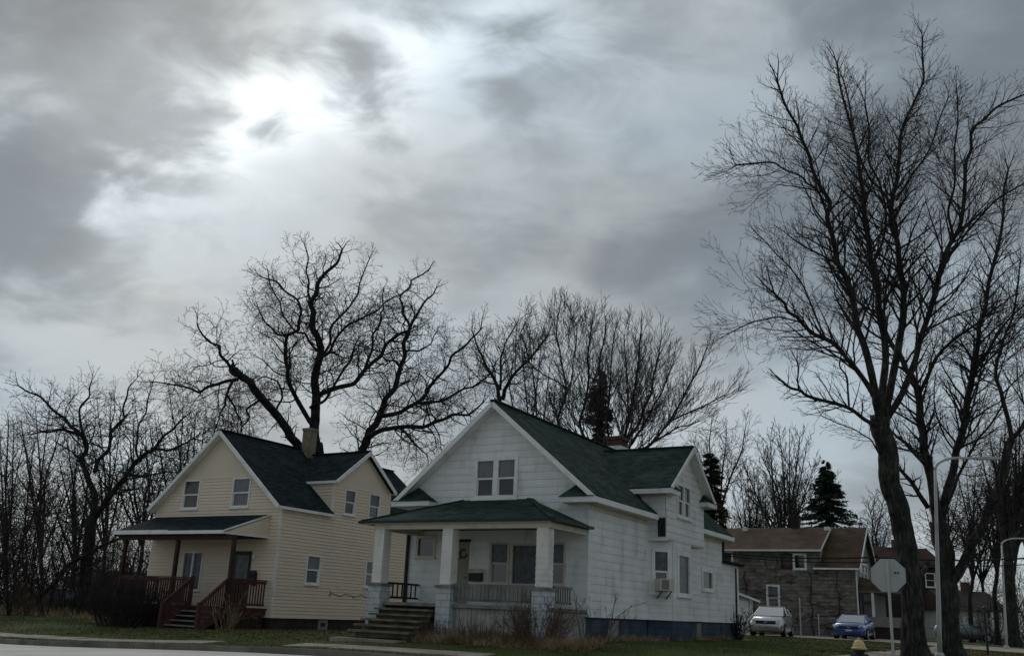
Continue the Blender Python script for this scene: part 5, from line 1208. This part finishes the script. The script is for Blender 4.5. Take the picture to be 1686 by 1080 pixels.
# --- right-hand background
simple_tree('bare_tree', 'broad pale bare tree rising behind the brown roof', 1292, 92, 702, 92, 81, .34, 1, .10, None, 'twig_grey', (18, 38), 6500, 3.4, dens=2.0, nl=10)
simple_tree('bare_tree', 'slender pale bare tree behind the brown roof chimney', 1235, 96, 765, 52, 82, .2, 1, .10, None, 'twig_grey', (18, 38), 2200, 3.0, dens=2.4, nl=8)
simple_tree('bare_tree', 'small pale bare tree between the conifer and the forked trunk', 1448, 100, 812, 46, 83, .22, 1, .06, None, 'twig_grey', (24, 50), 2200, 3.0)
lab = 'bare tree in the dark wood beyond the forked trunks'
for i, (px, Y, yt, sp) in enumerate([(1600, 74, 760, 50), (1640, 68, 700, 60), (1690, 72, 640, 70), (1560, 86, 780, 50), (1725, 62, 600, 70), (1668, 92, 720, 60), (1618, 96, 800, 60)]):
    simple_tree('background_tree', lab, px, Y, yt, sp, 90 + i, .24, 1, .05, 'bare trees beyond the forked trunks', 'twig', (28, 56), 2500, 2.8, wob=.17)
simple_tree('bare_tree', 'thick dark ivy-clad trunk behind the distant street light', 1664, 64, 690, 60, 99, .62, 1, .05, None, 'twig', (28, 56), 2500, 2.8, bark='bark_moss')

def conifer(name, label, px, Y, ytop, ybase, halfw, seed, m='needles', dens=1.0, shape=1.0, ragged=.25, trunk_base=1030):
    rg = np.random.RandomState(seed); b0 = at_y(px, ybase, Y); t0 = at_y(px, ytop, Y); hw = halfw * (Y / F) * 1.03
    gx, gy = b0[0], b0[1]; g0 = gxy(gx, gy); root = empty(name, (gx, gy, g0)); tag(root, label, 'tree')
    h0, h1 = b0[2] - g0, t0[2] - g0
    MB().tube([V3(0, 0, -.3), V3(0, 0, h0), V3(0, 0, h1 * .97)], [.03 * h1, .024 * h1, .03], 8).build('trunk', 'bark', root, True)
    VV, FC, base = [], [], 0
    nb = int(190 * dens); tiers = max(9, int((h1 - h0) / .75))
    for i in range(nb):
        f = (int(rg.rand() ** .85 * tiers) + rg.randn() * .42) / tiers; f = min(max(f, 0), 1); z = h0 + (h1 - h0) * f; az = rg.rand() * 2 * np.pi
        L = hw * ((1 - f) ** shape) * (1 - ragged * rg.rand() - .18 * np.sin(az * 2 + seed + 3 * f)) + .15
        d = np.array([np.cos(az), np.sin(az), 0]); sw = np.array([-d[1], d[0], 0]); k = int(24 + 30 * L)
        u = rg.rand(k) ** .62; P = np.array([0, 0, z]) + d * (u * L)[:, None] + sw * (rg.randn(k) * (.05 + .22 * u * (1.1 - u)) * L * .7)[:, None]
        P[:, 2] += -.42 * u * L * (1 - .5 * u) + rg.randn(k) * .045 - rg.rand(k) * .12
        dr = d * .8 + sw * rg.randn(k)[:, None] * .6 + rg.randn(k, 3) * .25; dr[:, 2] -= .35; dr /= np.linalg.norm(dr, axis=1)[:, None]
        sd = np.cross(dr, rg.randn(k, 3)); sd /= np.linalg.norm(sd, axis=1)[:, None]; ln = (.16 + .22 * rg.rand(k))[:, None]; wd = (.03 + .04 * rg.rand(k))[:, None]
        VV.append(np.stack([P - sd * wd, P + sd * wd, P + dr * ln], 1).reshape(-1, 3)); FC.append(np.arange(k * 3).reshape(-1, 3) + base); base += k * 3
    link('crown', np_mesh('crown', np.concatenate(VV), np.concatenate(FC)), root, m)
simple_tree('bare_tree', 'bare tree filling the gap left of the upright stems behind the green roof', 872, 64, 528, 66, 88, .26, 1, .06, None, 'twig_grey', (26, 50), 3000, 2.9, dens=2.2, nl=7)
conifer('conifer', 'dark green conifer standing behind the brown roofed house', 1366, 80, 758, 905, 66, 5, dens=1.7, shape=.9, ragged=.55)
conifer('conifer', 'narrow dark evergreen among bare stems behind the green roof', 985, 54, 606, 775, 46, 6, dens=.8, shape=.8, ragged=.7)
conifer('conifer', 'bronze tinged evergreen behind the white house cross gable', 1172, 60, 742, 880, 36, 7, 'needles_bronze', .8, .6, .65)

def far_wood(label, x0, x1, Y0, Y1, n, h0, h1, seed, r=.03):
    g = Grow(seed, wob=.22, ang=(32, 66), trop=.035, dens=1.15, lmin=1.5, rmin=r * .6, ratio=(.4, .65), maxn=200000); R = g.r
    for i in range(n):
        Y = R.uniform(Y0, Y1); p = at_y(R.uniform(x0, x1), 1000, Y); z = gxy(p[0], p[1]); h = R.uniform(h0, h1)
        g.branch((p[0], p[1], z - .2), nrm3((R.gauss(0, .22), R.gauss(0, .22), 1)), h, h * .009)
        for k in range(3): g.branch((p[0] + R.gauss(0, 1.5), p[1] + R.gauss(0, 1.5), z - .1), nrm3((R.gauss(0, .4), R.gauss(0, .4), 1)), R.uniform(1.5, 3.5), .03)
    tag(link('far_wood', g.mesh('far_wood'), None, 'twig'), label, 'trees', kind='stuff')
far_wood('dark bare wood filling the distance left of the tan house', -60, 480, 92, 140, 62, 7, 12, 501)
far_wood('dark bare wood filling the distance beyond the side street', 1380, 1760, 104, 150, 40, 7, 11, 502)
far_wood('low tangled brush under the thicket left of the tan house', -40, 250, 50, 74, 110, 3, 7, 503, .02)
far_wood('low tangled brush beyond the forked trunks', 1585, 1740, 60, 80, 26, 2.5, 5, 504, .02)
# ------------------------------------------------------------------ shrubs and weeds
def shrub(name, label, x, y, z, h, w, n, seed, m='twig_red', rmin=.006, cat='shrub', group=None, flat=1.0, dens=2.4):
    g = Grow(seed, wob=.16, ang=(22, 48), trop=.06, dens=dens, lmin=.26, rmin=rmin, maxn=6000); R = g.r
    root = empty(name, (x, y, z)); tag(root, label, cat, group)
    tr = Grow(seed + 1, wob=.16, ang=(22, 48), trop=.04, dens=0, lmin=9, rmin=rmin)
    for i in range(n):
        az = R.uniform(0, 6.28); rr = math.sqrt(R.random()) * w * .35; lean = R.uniform(.1, .75)
        p = (math.cos(az) * rr, math.sin(az) * rr * flat, -.05); d = nrm3((math.cos(az) * lean, math.sin(az) * lean, 1))
        g.branch(p, d, h * R.uniform(.55, 1.05), .013)
    link('stems', g.mesh('stems'), root, m); return root
def loc(u, v): p = st2w(u, v); return p[0], p[1], float(gz(u, v))
shrub('dry_shrub', 'reddish dry shrub growing against the right end of the white porch', *loc(-.1, -2.75), 1.15, 1.7, 95, 301, 'twig_red', dens=3.0)
shrub('dry_shrub', 'sparse bare shrub growing against the white side wall', *loc(.75, -1.0), 1.45, 1.1, 14, 302, 'twig_grey', .006, dens=1.6)
shrub('dry_shrub', 'low tangled brown shrub in front of the white porch skirting', *loc(-1.7, -2.75), .6, 1.9, 80, 303, 'twig_red')
shrub('dry_shrub', 'low brown weed clump beside the mossy porch steps', *loc(-3.2, -2.85), .62, 1.0, 40, 304, 'twig_red')
def tl(u, v): p = TA + TU * u + TV * v; return p[0], p[1], gxy(p[0], p[1])
shrub('dark_clump', 'dense dark twiggy bush in front of the red deck', *tl(-4.9, -2.75), 1.65, 2.6, 190, 305, 'twig', .009, dens=3.0)
shrub('bare_bush', 'pale bare bush beside the red deck stairs', *tl(.35, -2.45), 1.25, .9, 22, 306, 'dry_grass', .008, dens=1.5)
shrub('dark_clump', 'narrow clump of dark twigs at the rear corner of the white house', *loc(.12, 14.4), 1.3, .3, 36, 307, 'twig', .012, dens=2.4)  # twig clump standing in for an unidentified narrow dark shape
shrub('dry_shrub', 'brown brush clump on the grass left of the leaning tree', *at_ground(48, 46), 1.4, 1.8, 50, 308, 'twig_red', .010)

def blades(name, n, area, hmin, hmax, w, m, seed, label=None, lean=.45, filt=None, parent=None):
    rg = np.random.RandomState(seed); s0, s1, t0, t1 = area; s_ = rg.uniform(s0, s1, n); t_ = rg.uniform(t0, t1, n)
    if filt is not None: k = filt(s_, t_, rg); s_, t_ = s_[k], t_[k]; n = len(s_)
    zg = ground_z(s_, t_) - .01; X = PX + Ux[0] * s_ + Vx[0] * t_; Y = PY + Ux[1] * s_ + Vx[1] * t_
    P = np.stack([X, Y, zg], 1); az = rg.rand(n) * 2 * np.pi; sd = np.stack([np.cos(az), np.sin(az), np.zeros(n)], 1) * (w * (.6 + .8 * rg.rand(n)))[:, None]
    h = hmin + (hmax - hmin) * rg.rand(n) ** 1.5; ld = rg.randn(n, 3) * lean * h[:, None]; ld[:, 2] = h
    V = np.stack([P - sd, P + sd, P + ld], 1).reshape(-1, 3)
    o = link(name, np_mesh(name, V, np.arange(len(V)).reshape(-1, 3)), None, m); return o
def patchy(s_, t_, rg): return (np.sin(s_ * .9 + 1.3 * np.sin(t_ * .7)) * np.sin(t_ * 1.3 + s_ * .35) + rg.rand(len(s_)) * 1.6) > .35
def clear(s_, t_, rg):
    ok = ~((t_ > -5.95) & (t_ < -4.85) & (s_ < 8) & ~((s_ > -10) & (s_ < -5.6)) & ~((s_ > -1) & (s_ < 5))) & ~((s_ > 6.15) & (s_ < 7.45) & (t_ > -4))
    ok &= ~((s_ > -6.6) & (s_ < .1) & (t_ > -2.4) & (t_ < 13)) & ~((s_ > -.1) & (s_ < .65) & (t_ > -.1) & (t_ < 15))
    lu = (s_ + 14.22); lv = (t_ - 2.04); ok &= ~((lu > -7.6) & (lu < .1) & (lv > -2.0) & (lv < 11.5))
    return ok & patchy(s_, t_, rg)
tag(blades('lawn_grass', 150000, (-34, 12, KERB_T + .1, 8), .03, .085, .010, 'grass_blade', 1, filt=clear), 'short patchy lawn grass around the houses and verges', 'grass', kind='stuff')
tag(blades('lawn_grass', 60000, (-7, 12, 6, 29), .03, .09, .013, 'grass_blade', 2, filt=clear), 'short lawn grass beside the white house and side street', 'grass', kind='stuff')
def by_porch(s_, t_, rg): return rg.rand(len(s_)) < .25 + .75 * (np.abs(t_ + 2.75 + .25 * np.sin(s_ * 2.1)) < .42)
tag(blades('dry_grass', 17000, (-3.9, 1.6, -3.5, -2.3), .06, .34, .010, 'dry_grass', 3, lean=.7, filt=by_porch), 'strip of dead grass and weeds along the white porch', 'grass', kind='stuff')
tag(blades('dry_grass', 2500, (.06, .6, -.6, 12), .05, .28, .012, 'dry_grass', 4, lean=.6), 'dead weeds along the foot of the blue foundation', 'grass', kind='stuff')
tag(blades('dry_grass', 16000, (-46, -23, 3, 22), .10, .55, .018, 'dry_grass', 5, lean=.5, filt=lambda a, b, r: r.rand(len(a)) < .6), 'rough dry grass in the lot left of the tan house', 'grass', kind='stuff')
def leaves(n, area, seed, label):
    rg = np.random.RandomState(seed); s_ = rg.uniform(area[0], area[1], n); t_ = rg.uniform(area[2], area[3], n); X = PX + Ux[0] * s_ + Vx[0] * t_; Y = PY + Ux[1] * s_ + Vx[1] * t_
    P = np.stack([X, Y, ground_z(s_, t_) + .02], 1); a = rg.randn(n, 3) * .05; a[:, 2] *= .3; b = rg.randn(n, 3) * .05; b[:, 2] *= .3
    V = np.stack([P - a, P + b, P + a], 1).reshape(-1, 3); tag(link('leaf_litter', np_mesh('leaf_litter', V, np.arange(len(V)).reshape(-1, 3)), None, 'leaf_litter'), label, 'leaves', kind='stuff')
leaves(5000, (5, 12.4, 4, 30), 8, 'fallen brown leaves scattered under the forked trees')
leaves(1800, (-18, 2, -4, -1.5), 9, 'fallen brown leaves scattered on the front lawns')
